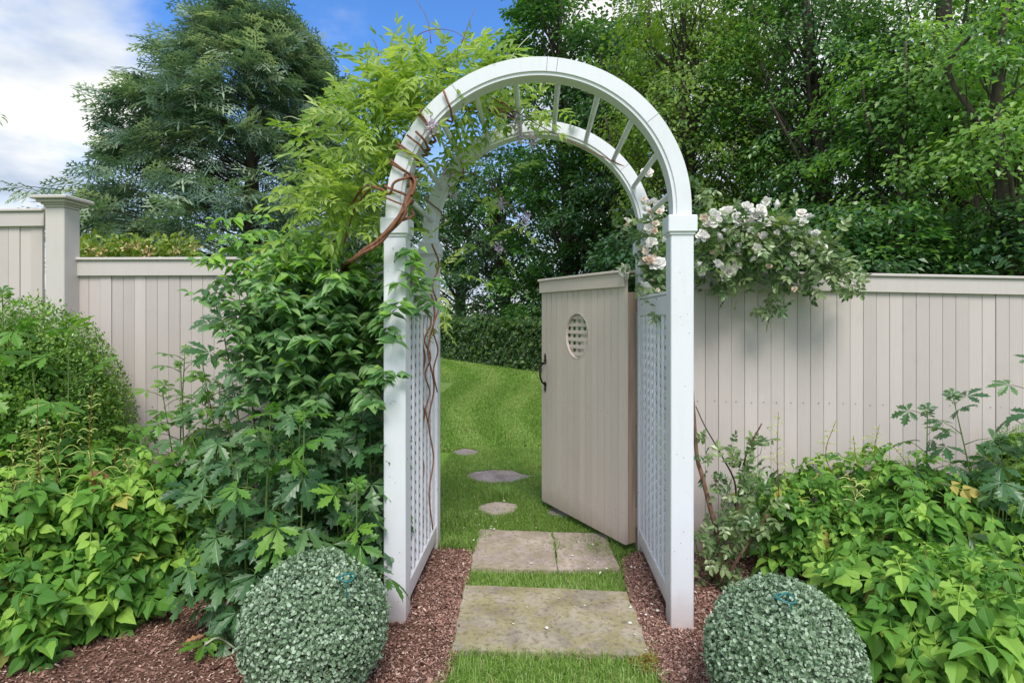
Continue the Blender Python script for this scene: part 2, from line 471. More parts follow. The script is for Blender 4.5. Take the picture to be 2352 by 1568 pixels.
def toothed(fold, droop, wk=1.0):
    """ovate leaflet with a saw-toothed edge and a drawn-out tip"""
    ts = [.14, .20, .36, .42, .60, .65, .82]
    ws = [.19 * wk, .245 * wk, .30 * wk, .275 * wk, .245 * wk, .185 * wk, .10 * wk]
    mids = [0, .3, .58, 1.0]
    V = [(t, 0, -droop * t * t) for t in mids]; U = [(t, 0) for t in mids]; Fs = []
    for s_ in (1, -1):
        o_ = len(V)
        for t, w in zip(ts, ws):
            V.append((t + .03, s_ * w, -droop * t * t + fold * w)); U.append((t, s_ * .5 * w / .3))
        e = [o_ + i for i in range(7)]
        f = [(0, 1, e[0]), (e[0], 1, e[1]), (1, e[2], e[1]), (1, 2, e[2]), (2, e[3], e[2]), (2, e[4], e[3]), (2, e[5], e[4]), (2, 3, e[5]), (3, e[6], e[5])]
        Fs += f if s_ > 0 else [q[::-1] for q in f]
    return T(V, Fs, U)
def astilbe_templates():
    out = []
    rg = np.random.default_rng(5)
    for k in range(5):
        def lf(): return toothed(.15 + .3 * rg.random(), .15 + .4 * rg.random(), .98 + .25 * rg.random())
        bend = .12 + .25 * rg.random()
        a = [lf().xf(rotz(R(6 * rg.normal()), .72, .98, 0, -bend, R(14 + 8 * rg.normal()), R(10 * rg.normal())))]
        for x, L in ((.40, .62), (.80, .58)):
            for s_ in (1, -1):
                a.append(lf().xf(rotz(s_ * R(62 + 9 * rg.normal()), L * (1 + .1 * rg.normal()), x, .02 * s_, -bend * x * x, R(8 + 10 * rg.normal()), s_ * R(12 * rg.normal()))))
        xs = np.array([-.4, 0, .5, 1.0]); a.append(stalk_strip(np.c_[xs, 0 * xs, np.where(xs < 0, -.15, -bend * xs ** 2)], .012))
        t = tjoin(a); t.V[:, 0] -= .6
        out.append(t)
    return out
def lobed_templates():
    out = []; rg = np.random.default_rng(8)
    for k in range(4):
        ls = []
        for ang, L in ((0, 1.0), (48, .92), (-48, .92), (100, .72), (-100, .72)):
            j = 1 + .12 * rg.normal()
            mx_ = [.02, .30, .52, .70, .86, 1.0]
            V = [(x, 0, 0) for x in mx_]; U = [(x, 0) for x in mx_]
            for s in (1, -1):
                for x, y in ((.28, .085), (.46, .20 * j), (.50, .12), (.66, .27 * j), (.69, .13), (.85, .17 * j), (.86, .06)):
                    V.append((x, s * y, .25 * y)); U.append((x, s * y * 1.8))
            Fs = []
            for s, o_ in ((1, 6), (-1, 13)):
                f = [(0, 1, o_), (1, o_ + 1, o_), (1, o_ + 2, o_ + 1), (1, 2, o_ + 2), (2, o_ + 3, o_ + 2), (2, o_ + 4, o_ + 3), (2, 3, o_ + 4), (3, o_ + 5, o_ + 4), (3, o_ + 6, o_ + 5), (3, 4, o_ + 6), (4, 5, o_ + 6)]
                Fs += f if s == 1 else [q[::-1] for q in f]
            t = T(V, Fs, U).xf(rotz(R(ang + 5 * rg.normal()), L * .62))
            ls.append(t)
        t = tjoin(ls)
        r = np.hypot(t.V[:, 0], t.V[:, 1])
        t.V[:, 2] -= (.35 + .3 * rg.random()) * r ** 2 + .10 * np.abs(t.V[:, 1])
        t.V[:, 0] += .05
        out.append(t)
    return out
def shrub_templates():
    return [strip_leaf([0, .15, .36, .62, .84, 1.0], [0, .15, .235 + .02 * k, .19, .07, 0], .25 + .1 * k, .25 + .15 * k, 0, .15 * (k - 1)) for k in range(3)]
def wisteria_templates():
    out = []; rg = np.random.default_rng(21)
    for k in range(4):
        ls = []; npair = 4 + k % 2
        bend = .25 + .3 * rg.random()
        for i in range(npair):
            x = .2 + .68 * i / (npair - 1); z = -bend * x * x
            for s in (1, -1):
                L = (.31 - .06 * abs(i / (npair - 1) - .35)) * (1 + .1 * rg.normal())
                q = T([(0, 0, 0), (.3, .17, .05), (.68, .13, .02), (1, 0, -.12), (.68, -.13, .02), (.3, -.17, .05), (.45, 0, -.01)],
                      [(0, 6, 1), (1, 6, 2), (2, 6, 3), (0, 5, 6), (5, 4, 6), (4, 3, 6)])
                ls.append(q.xf(rotz(s * R(52 + 10 * rg.normal()), L, x, 0, z, R(12 + 14 * rg.random()), s * R(10 * rg.normal()))))
        q = T([(0, 0, 0), (.3, .17, .05), (.68, .13, .02), (1, 0, -.12), (.68, -.13, .02), (.3, -.17, .05)], [(0, 3, 2), (0, 2, 1), (0, 5, 4), (0, 4, 3)])
        ls.append(q.xf(rotz(0, .27, .9, 0, -bend * .81, R(20))))
        xs = np.linspace(0, .92, 5)
        ls.append(stalk_strip(np.c_[xs, 0 * xs, -bend * xs ** 2], .007))
        out.append(tjoin(ls))
    return out
def rose_leaf_templates():
    out = []; rg = np.random.default_rng(31)
    for k in range(3):
        q = T([(0, 0, 0), (.22, .26, .06), (.6, .30, .06), (1, 0, -.1), (.6, -.30, .06), (.22, -.26, .06)], [(0, 3, 2), (0, 2, 1), (0, 5, 4), (0, 4, 3)])
        ls = [q.xf(rotz(0, .38, .62, 0, -.05, R(10)))]
        for x in (.22, .5):
            for s in (1, -1): ls.append(q.xf(rotz(s * R(65), .34 * (1 + .1 * rg.normal()), x, 0, -.1 * x, R(10), s * R(14 * rg.normal()))))
        ls.append(stalk_strip([(0, 0, 0), (.4, 0, -.03), (.7, 0, -.05)], .012))
        out.append(tjoin(ls))
    return out
def flower_template(seed, open_=1.0):
    rg = np.random.default_rng(seed); ls = []
    for ring, (n, L, tilt) in enumerate(((6, .52, 12), (6, .46, 32), (5, .36, 55), (4, .24, 72))):
        for i in range(n):
            a = 2 * math.pi * (i + .5 * (ring % 2)) / n + .25 * rg.normal()
            w = .44
            V = [(0, 0, 0), (.45, w * .8, .10), (.45, 0, -.02), (.45, -w * .8, .10), (.85, w * .9, .22), (.95, 0, .12), (.85, -w * .9, .22), (1.06, w * .3, .10), (1.06, -w * .35, .08)]
            Fs = [(0, 2, 1), (0, 3, 2), (1, 2, 5), (1, 5, 4), (2, 3, 6), (2, 6, 5), (4, 5, 7), (5, 8, 7), (5, 6, 8)]
            ls.append(T(V, Fs).xf(rotz(a, L * (1 + .08 * rg.normal()), 0, 0, .03 * ring, -R(tilt * open_ + 8 * rg.normal()), R(12 * rg.normal()))))
    return tjoin(ls)
AST, LOB, SHR, WIS, ROS = astilbe_templates(), lobed_templates(), shrub_templates(), wisteria_templates(), rose_leaf_templates()
FLO = [flower_template(1), flower_template(2, .8), flower_template(3, 1.2)]
OVAL = [T([(0, 0, 0), (.35, .36, .08), (.8, .3, .06), (1, 0, -.03), (.8, -.3, .06), (.35, -.36, .08)], [(0, 3, 2), (0, 2, 1), (0, 5, 4), (0, 4, 3)],
          [(0, 0), (.35, .5), (.8, .5), (1, .4), (.8, -.5), (.35, -.5)])]
DIA = [T([(0, 0, 0), (.42, .33, .10), (1, 0, -.12), (.42, -.33, .10)], [(0, 2, 1), (0, 3, 2)], [(0, 0), (.4, .5), (1, 0), (.4, -.5)])]
def maple_t():
    V = [(0, 0, 0), (.12, .36, .04), (.42, .26, .05), (.62, .42, .0), (.66, .16, .0), (1, 0, -.14), (.66, -.16, 0), (.62, -.42, 0), (.42, -.26, .05), (.12, -.36, .04)]
    return [T(V, [(0, 2, 1), (0, 4, 2), (2, 4, 3), (0, 5, 4), (0, 6, 5), (0, 8, 6), (6, 8, 7), (0, 9, 8)])]
MAP = maple_t()

# ------------------------------------------------------------------ ground
def value_noise(x, y, seed=0):
    def h(i, j): 
        v = np.sin(i * 127.1 + j * 311.7 + seed * 74.7) * 43758.5453
        return v - np.floor(v)
    i, j = np.floor(x), np.floor(y); u, v = x - i, y - j
    u = u * u * (3 - 2 * u); v = v * v * (3 - 2 * v)
    return (h(i, j) * (1 - u) + h(i + 1, j) * u) * (1 - v) + (h(i, j + 1) * (1 - u) + h(i + 1, j + 1) * u) * v
def fbm(x, y, seed=0):
    return sum(value_noise(x * 2 ** k, y * 2 ** k, seed + k) / 2 ** (k + 1) for k in range(4))

def stripe_at(X, Y):
    """0..1 mowing stripe; the mower's path bends like an S beyond the gate"""
    xc = sum(np.interp(Y + o_ * np.clip(Y * .08, .4, 1.6), [3.5, 5.8, 7.2, 8.4, 9.9, 11.4, 13.7, 16.3, 19.6, 26], [-.2, -.55, -.90, -1.22, -1.34, -1.14, -.95, -1.42, -2.6, -5.5]) for o_ in (-1.8, -1.2, -.6, 0, .6, 1.2, 1.8)) / 7
    w = np.clip(.55 + .07 * (Y - 6), .5, 1.4)
    u = (X - xc) / (w * 1.05)
    s = np.cos(u * 2 * np.pi)
    k = np.clip((Y - 4.6) / 2.5, 0, 1)
    return .54 + k * .22 * np.clip(s * 1.5, -1, 1) * (.7 + .6 * (value_noise(X * 2, Y * 2, 5) - .5))

def build_ground():
    xs = np.r_[np.linspace(-160, -9, 10), np.linspace(-8, 10, 150), np.linspace(11, 160, 10)]
    ys = np.r_[-40, -10, 0, 1.5, np.linspace(3.4, 34, 260), np.linspace(36, 300, 10)]
    X, Y = np.meshgrid(xs, ys)
    V = np.c_[X.ravel(), Y.ravel(), np.zeros(X.size)]
    nx, ny = len(xs), len(ys)
    I = (np.arange(ny - 1)[:, None] * nx + np.arange(nx - 1)[None]).ravel()
    Fs = np.c_[I, I + 1, I + nx + 1, I + nx]
    solo('lawn', V, Fs, 'lawn_turf', (0, 0, 0), 'curving striped green lawn beyond the open gate', None, None, 'structure',
         extra={'stripe': np.clip(stripe_at(V[:, 0], V[:, 1]), 0, 1)})
    # mulch beds, left and right of the stone path
    lb = np.array([G(990, 1600), G(1012, 1568), G(1045, 1490), G(1066, 1345), G(1082, 1295), G(1086, 1268), G(1018, 1254), G(985, 1240)])
    rb = np.array([G(1540, 1600), G(1522, 1568), G(1496, 1500), G(1442, 1355), G(1436, 1300), G(1446, 1276), G(1470, 1262), G(1500, 1240)])
    out = []
    for nm, bd, far, lab in (('mulch_bed', lb, -4.2, 'reddish brown bark mulch bed to the left of the stone path'),
                             ('mulch_bed', rb, 4.2, 'reddish brown bark mulch bed to the right of the stone path')):
        ysr = np.linspace(1.0, 3.60, 90); us = np.linspace(0, 1, 110) ** 1.4
        o_ = np.argsort(bd[:, 1])
        bx = np.interp(ysr, bd[o_, 1], bd[o_, 0]) + .02 * (value_noise(ysr * 14, ysr * 0 + far) - .5)
        X = bx[:, None] + (far - bx)[:, None] * us[None]; Y = np.repeat(ysr[:, None], len(us), 1)
        Z = .006 + .03 * fbm(X * 5, Y * 5, 3) * np.clip(np.abs(X - bx[:, None]) / .05, 0, 1) + .006 * value_noise(X * 60, Y * 60, 9)
        V = np.c_[X.ravel(), Y.ravel(), Z.ravel()]
        nx, ny = len(us), len(ysr)
        I = (np.arange(ny - 1)[:, None] * nx + np.arange(nx - 1)[None]).ravel()
        Fs = np.c_[I, I + 1, I + nx + 1, I + nx] if far > 0 else np.c_[I, I + nx, I + nx + 1, I + 1]
        bed = solo(nm, V, Fs, 'mulch_soil', (0, 0, 0), lab, None, None, 'structure', smooth=True)
        rng = np.random.default_rng(int(far * 10) + 100)
        n = 42000
        yy = 1.7 + 1.85 * rng.random(n) ; b2 = np.interp(yy, ysr, bx)
        dist = rng.random(n) ** 1.7 * (1.9 if far < 0 else 1.1)
        xx = b2 + np.sign(far) * (dist - .015)
        zz = .014 + .03 * fbm(xx * 5, yy * 5, 3) * np.clip(np.abs(xx - b2) / .05, 0, 1) + .006 * rng.random(n)
        a = rng.random(n) * 2 * np.pi
        xd = np.c_[np.cos(a), np.sin(a), .45 * rng.normal(size=n)]
        nd = np.c_[.45 * rng.normal(size=(n, 2)), np.ones(n)]
        ch = [T([(-.5, -.16, 0), (.5, -.12, 0), (.45, .14, 0), (-.42, .17, 0), (0, 0, .14)], [(0, 1, 4), (1, 2, 4), (2, 3, 4), (3, 0, 4)]),
              T([(-.5, -.28, 0), (.4, -.22, 0), (.5, .2, .03), (-.4, .3, 0)], [(0, 1, 2), (0, 2, 3)])]
        M = frames(np.c_[xx, yy, zz], xd, nd, .007 + .012 * rng.random(n) ** 3 + .03 * (rng.random(n) < .006))
        V, Fs, U, TT = merged(ch, M, rng.integers(0, 2, n), rng.random(n))
        solo('mulch_chips', V, Fs, 'mulch_chip', (0, 0, 0), lab.replace('bark mulch bed', 'chips of shredded bark'), None, None, 'stuff', tint=TT)
    return lb, rb
LB, RB = build_ground()

# ------------------------------------------------------------------ flagstones
STONES = []
def flagstone(poly, mat, label, thick=.045, top=.03, seed=0, lumps=None):
    rng = np.random.default_rng(seed)
    P = np.array(poly, float)[:, :2]
    STONES.append(P)
    Q = []
    for i in range(len(P)):
        a, b = P[i], P[(i + 1) % len(P)]
        k = max(2, int(np.linalg.norm(b - a) / .035))
        nrm = np.array([b[1] - a[1], a[0] - b[0]]); nrm /= np.linalg.norm(nrm)
        w = 0
        for t in np.linspace(0, 1, k, endpoint=False):
            w = .6 * w + .0035 * rng.normal() * (0 < t)
            Q.append(a + (b - a) * t + nrm * w)
    Q = np.array(Q); c = Q.mean(0); n = len(Q)
    rings = [(1.0, top - thick), (1.0, top - .007), (.992, top), (.8, top), (.5, top), (.2, top)]
    V = []
    for s, z in rings:
        p = c + (Q - c) * s
        zz = z + (.004 * (fbm(p[:, 0] * 9, p[:, 1] * 9, seed) - .5) if s < .9 or z == top else 0)
        V.append(np.c_[p, np.broadcast_to(zz, n)])
    V = np.concatenate(V); Fs = []
    for r in range(len(rings) - 1):
        for i in range(n): Fs.append([r * n + i, r * n + (i + 1) % n, (r + 1) * n + (i + 1) % n, (r + 1) * n + i])
    Fs.append([(len(rings) - 1) * n + i for i in range(n)])
    base = (c[0], c[1], 0)
    return solo('flagstone', V, Fs, mat, base, label, 'flagstone', 'flagstones of the path through the arbor')
def oval_poly(px, py, rx, ry, n=11, seed=0, z=.02):
    rg = np.random.default_rng(seed)
    return [G(px + rx * math.cos(a) * (1 + .09 * rg.normal()), py + ry * math.sin(a) * (1 + .09 * rg.normal()), z) for a in np.linspace(0, -2 * math.pi, n, endpoint=False)]
zt = .03
flagstone([G(1037, 1488, zt), G(1496, 1501, zt), G(1440, 1357, zt), G(1067, 1341, zt)], 'mossy_stone', 'large mossy grey-brown rectangular flagstone nearest the front grass', seed=1)
flagstone([G(1082, 1301, zt), G(1280, 1307, zt), G(1268, 1221, zt), G(1102, 1214, zt)], 'pink_stone', 'pinkish flagstone slab left of the grassy crack between the rear posts', seed=2, thick=.05)
flagstone([G(1283, 1307, zt), G(1424, 1302, zt), G(1389, 1224, zt), G(1270, 1221, zt)], 'pink_stone', 'pinkish flagstone slab right of the grassy crack by the gate hinge', seed=3, thick=.05)
flagstone(oval_poly(1145, 1167, 46, 15, seed=4), 'pink_stone', 'small brown stepping stone with grass tuft behind the threshold slabs', seed=4, top=.022)
flagstone(oval_poly(1300, 1172, 44, 14, seed=9), 'grey_stone', 'stepping stone half hidden under the open gate', seed=5, top=.022)
flagstone(oval_poly(1143, 1094, 74, 13, seed=6), 'grey_stone', 'wide oval purple-grey stepping stone in the lawn', seed=6, top=.024)
flagstone(oval_poly(1072, 1038, 31, 7.5, seed=7), 'grey_stone', 'farthest small stepping stone in the lawn beside left post', seed=7, top=.02)

# ------------------------------------------------------------------ grass
def inside_poly(P, X, Y):
    c = np.zeros(len(X), bool)
    for i in range(len(P)):
        x0, y0 = P[i]; x1, y1 = P[(i + 1) % len(P)]
        k = ((y0 > Y) != (y1 > Y)) & (X < (x1 - x0) * (Y - y0) / (y1 - y0 + 1e-12) + x0)
        c ^= k
    return c
def on_mulch(X, Y):
    o1, o2 = np.argsort(LB[:, 1]), np.argsort(RB[:, 1])
    l = np.interp(Y, LB[o1, 1], LB[o1, 0]); r = np.interp(Y, RB[o2, 1], RB[o2, 0])
    return ((X < l) | (X > r)) & (Y < 3.56)
def blades(name, X, Y, L, w, rng, label, lean=.35, tint=None):
    k = ~on_mulch(X, Y)
    for P in STONES:
        c = P.mean(0); k &= ~inside_poly(c + (P - c) * .97, X, Y)
    X, Y = X[k], Y[k]; n = len(X)
    L = L * (.55 + .75 * rng.random(n)); a = rng.random(n) * 2 * np.pi
    d = np.c_[np.cos(a), np.sin(a)]
    if tint is None: tt = np.clip(.22 + .66 * rng.random(n) + .2 * (fbm(X * 3, Y * 3, 2) - .5), 0, .92)
    else: tt = tint(X, Y, rng)
    tt = np.where(rng.random(n) < .03, 1.0, tt)
    ln = lean * rng.random(n)[:, None] * d
    p0 = np.c_[X, Y, np.zeros(n)]
    sd = np.c_[-d[:, 1], d[:, 0], np.zeros(n)] * (w * (.7 + .6 * rng.random(n)))[:, None]
    p1 = p0 + np.c_[ln * L[:, None] * .35, L * .6]
    p2 = p0 + np.c_[ln * L[:, None] * 1.3, L * (1 - .35 * np.linalg.norm(ln, axis=1))]
    V = np.stack([p0 - sd, p0 + sd, p1 - sd * .8, p1 + sd * .8, p2], 1).reshape(-1, 3)
    f = np.array([(0, 1, 3), (0, 3, 2), (2, 3, 4)])
    Fs = (f[None] + (np.arange(n) * 5)[:, None, None]).reshape(-1, 3)
    return solo(name, V, Fs, 'grass_blade', (0, 0, 0), label, None, None, 'stuff', tint=np.repeat(tt, 5))
def build_grass():
    rng = np.random.default_rng(77)
    n = 15000
    X = -.55 + 1.35 * rng.random(n); Y = 1.75 + .82 * rng.random(n)
    blades('grass', X, Y, .045, .0016, rng, 'short green turf in front of the nearest flagstone', .9)
    n = 11000
    X = -.45 + 1.15 * rng.random(n); Y = 2.95 + .65 * rng.random(n)
    blades('grass', X, Y, .034, .0015, rng, 'strip of grass between the two rectangular flagstones', .8)
    stripe_t = lambda X, Y, r: np.clip(.08 + .66 * stripe_at(X, Y) + .26 * (r.random(len(X)) - .4) + .12 * (fbm(X * 2, Y * 2, 4) - .5), 0, .93)  # stripe sheen goes into the blade tint; the blades lean at random
    n = 95000
    Y = 3.5 + 2.9 * rng.random(n) ** 1.15; X = -.95 + rng.random(n) * (1.9 + .12 * (Y - 3.5))
    blades('grass', X, Y, .045, .0019, rng, 'longer grass round the stepping stones behind the gate opening', 1.0, stripe_t)
    n = 85000
    Y = 6.2 + 7 * rng.random(n) ** 1.2; X = -1.9 + rng.random(n) * 3.2 + .0 * Y
    blades('grass', X, Y, .045, .0034, rng, 'mown lawn grass in curved stripes', .9, stripe_t)
    n = 60000
    Y = 13 + 13 * rng.random(n); X = -4.5 + rng.random(n) * 6.0
    blades('grass', X, Y, .05, .007, rng, 'far lawn grass by the ivy hedge', .9, stripe_t)
    # tufts
    for (px, py, m, L) in ((1284, 1268, 40, .06), (1150, 1148, 220, .11), (1283, 1296, 16, .04), (1040, 1210, 500, .09), (1050, 1260, 260, .07), (1400, 1262, 420, .06), (1092, 1240, 160, .06)):
        c = G(px, py)
        X = c[0] + .05 * rng.normal(size=m) * (3 if m > 300 else 1); Y = c[1] + .04 * rng.normal(size=m) * (2.2 if m > 300 else 1)
        a = rng.random(m) * 2 * np.pi; d = np.c_[np.cos(a), np.sin(a)]; l = L * (.6 + .8 * rng.random(m))
        p0 = np.c_[X, Y, np.zeros(m)]; sd = np.c_[-d[:, 1], d[:, 0], 0 * X] * .0018
        ln = d * (l * (.2 + .9 * rng.random(m)))[:, None]
        p1 = p0 + np.c_[ln * .35, l * .6]; p2 = p0 + np.c_[ln, l * .85]
        V = np.stack([p0 - sd, p0 + sd, p1 - sd * .8, p1 + sd * .8, p2], 1).reshape(-1, 3)
        f = np.array([(0, 1, 3), (0, 3, 2), (2, 3, 4)])
        solo('grass_tuft', V, (f[None] + (np.arange(m) * 5)[:, None, None]).reshape(-1, 3), 'grass_blade', (0, 0, 0),
             'loose tuft of longer grass beside the flagstones', None, None, 'stuff', tint=np.repeat(.2 + .6 * rng.random(m), 5))
    # moss cushion at the right corner of the front stone
    n = 2600
    c = G(1490, 1500)
    a = rng.random(n) * 2 * np.pi; r = rng.random(n) ** .6 * .085
    pos = np.c_[c[0] + r * np.cos(a) * .9 - .02, c[1] + r * np.sin(a) * .9 - .075, .008 + .03 * (1 - r / .085) * rng.random(n)]
    M = frames(pos, rnd_unit(rng, n) + np.array([0, 0, .6]), rnd_unit(rng, n), .006 + .008 * rng.random(n))
    V, Fs, U, TT = merged(DIA, M, np.zeros(n, int), rng.random(n))
    solo('moss', V, Fs, 'moss', (0, 0, 0), 'golden moss at the right corner of the front flagstone', None, None, 'stuff', tint=TT)
    # fallen petals
    n = 70
    spots = np.array([(1290, 1290, 150, 14), (1400, 1300, 60, 20), (1330, 1250, 60, 25), (1330, 1170, 60, 20), (1250, 1420, 150, 60), (1450, 1300, 40, 30), (1480, 1400, 40, 60), (1120, 1190, 60, 30)], float)
    k = rng.integers(0, len(spots), n)
    pts = np.array([G(spots[i, 0] + spots[i, 2] * rng.normal() * .6, min(1540, max(1130, spots[i, 1] + spots[i, 3] * rng.normal() * .8)), .036) for i in k])
    M = frames(pts, np.c_[rng.normal(size=(n, 2)), .15 * rng.normal(size=n)], np.c_[.3 * rng.normal(size=(n, 2)), np.ones(n)], .010 + .014 * rng.random(n))
    V, Fs, U, TT = merged(OVAL, M, np.zeros(n, int), rng.random(n))
    solo('fallen_petals', V, Fs, 'rose_petal', (0, 0, 0), 'white rose petals strewn over the flagstones and mulch', None, None, 'stuff', tint=TT)
build_grass()

# ------------------------------------------------------------------ arbor
XL0, XL1, XR0, XR1 = -.736, -.630, .620, .726
YF, YR, PW = 2.685, 3.55, .106
ZS = 1.953                    # top of the capitals
XC, RO, RI, ZC = -.005, .722, .638, 1.985
def build_arbor():
    a = thing('garden_arbor', (XC, (YF + YR + PW) / 2, 0), 'tall white painted arched arbor with lattice sides over the stone path', 'arbor')
    for x0, y0 in ((XL0, YF), (XR0, YF), (XL0, YR), (XR0, YR)):
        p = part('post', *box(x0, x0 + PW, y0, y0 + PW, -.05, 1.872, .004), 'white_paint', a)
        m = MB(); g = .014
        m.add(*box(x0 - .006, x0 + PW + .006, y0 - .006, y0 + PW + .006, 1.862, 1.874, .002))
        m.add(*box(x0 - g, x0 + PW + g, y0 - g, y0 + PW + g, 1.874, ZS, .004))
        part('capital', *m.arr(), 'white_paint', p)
    # arches: profile swept along the half circle, with a small step at the inner edge of the face
    for y0 in (YF + .004, YR + .004):
        y1 = y0 + .098
        prof = [(RO, y0), (RO, y1), (RI, y1), (RI, y0 + .008), (RI + .014, y0 + .008), (RI + .017, y0)]
        st = [(0, ZS)] + [(t, None) for t in np.linspace(0, math.pi, 61)] + [(math.pi, ZS)]
        V = []
        for t, z in st:
            for r, y in prof:
                V.append((XC + r * math.cos(t), y, ZC + r * math.sin(t) if z is None else z - .004))
        k = len(prof); n = len(st); Fs = []
        for i in range(n - 1):
            for j in range(k): Fs.append([i * k + j, (i + 1) * k + j, (i + 1) * k + (j + 1) % k, i * k + (j + 1) % k])
        Fs += [list(range(k)), list(range((n - 1) * k, n * k))[::-1]]
        bm = bmesh.new(); vs = [bm.verts.new(v) for v in V]
        for f in Fs: bm.faces.new([vs[i] for i in f])
        V, Fs = bm_arr(bm)
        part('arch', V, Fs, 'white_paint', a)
    # joint lines in the arch faces: dark hairline slots
    for i in range(10):
        t = R(9 + 18 * i); r = .672
        x, z = XC + r * math.cos(t), ZC + r * math.sin(t)
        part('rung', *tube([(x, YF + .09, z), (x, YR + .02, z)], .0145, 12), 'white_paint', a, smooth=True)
    for s, x0, xi in ((-1, XL0, XL1), (1, XR0, XR0)):
        xa, xb = (xi - .048, xi - .004) if s < 0 else (xi + .004, xi + .048)
        y0, y1 = YF + PW - .001, YR + .001
        m = MB()
        m.add(*box(xa, xb, y0, y1, .085, .176, .004))
        m.add(*box(xa, xb, y0, y1, 1.489, 1.586, .003))
        m.add(*box(xa - .004 * (s > 0), xb + .004 * (s < 0), y0, y1, 1.588, 1.603, .003))
        m.add(*box(xa + .012, xb - .012, y1 - .032, y1, .178, 1.487, .003))
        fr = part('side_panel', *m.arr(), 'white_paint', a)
        xi2 = (xa + xb) / 2; n = 7; sp = (y1 - y0 - .04) / n
        ins = s                                          # away from the path
        xv0, xv1 = sorted((xi2 - .004 * ins, xi2 - .017 * ins)); xh0, xh1 = sorted((xi2 - .0035 * ins, xi2 + .0095 * ins))
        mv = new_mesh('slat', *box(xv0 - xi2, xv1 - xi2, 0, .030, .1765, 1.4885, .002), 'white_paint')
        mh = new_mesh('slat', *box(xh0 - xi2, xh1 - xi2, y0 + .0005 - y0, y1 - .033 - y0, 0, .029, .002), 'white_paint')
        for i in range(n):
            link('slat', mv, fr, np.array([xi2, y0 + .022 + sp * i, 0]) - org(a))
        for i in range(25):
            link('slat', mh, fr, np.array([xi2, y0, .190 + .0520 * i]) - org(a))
    # seams between the arch segments, and nail heads on the posts
    for y0 in (YF + .004, YR + .004):
        for dg in (38, 82, 86, 124, 158):
            t = R(dg); ca, sa = math.cos(t), math.sin(t); w = .0009
            V = []
            for y in (y0 - .0006, y0 + .003):
                for r, k in ((RI + .018, -w), (RO - .001, -w), (RO - .001, w), (RI + .018, w)):
                    V.append((XC + r * ca - k * sa, y, ZC + r * sa + k * ca))
            part('seam', V, [(0, 1, 2, 3), (4, 7, 6, 5), (0, 4, 5, 1), (1, 5, 6, 2), (2, 6, 7, 3), (3, 7, 4, 0)], 'dark_nail' if dg != 38 else 'grey_twig', a)
    rg_ = np.random.default_rng(17); m = MB()
    for x0, y0 in ((XL0, YF), (XR0, YF)):
        for i in range(9):
            x, z = x0 + PW * (.15 + .7 * rg_.random()), .1 + 1.6 * rg_.random(); r = .0016
            m.add(*box(x - r, x + r, y0 - .0006, y0 + .002, z - r, z + r))
    for x in (XL1, XR0):
        sgn = 1 if x < 0 else -1
        for z in (.4, .9, 1.42):
            m.add(*box(x - .0010 - .0008, x + .0010 + .0008, YR - .0006, YR + .002, z - .002, z + .002))
    part('nails', *m.arr(), 'dark_nail', a, kind='stuff')
build_arbor()

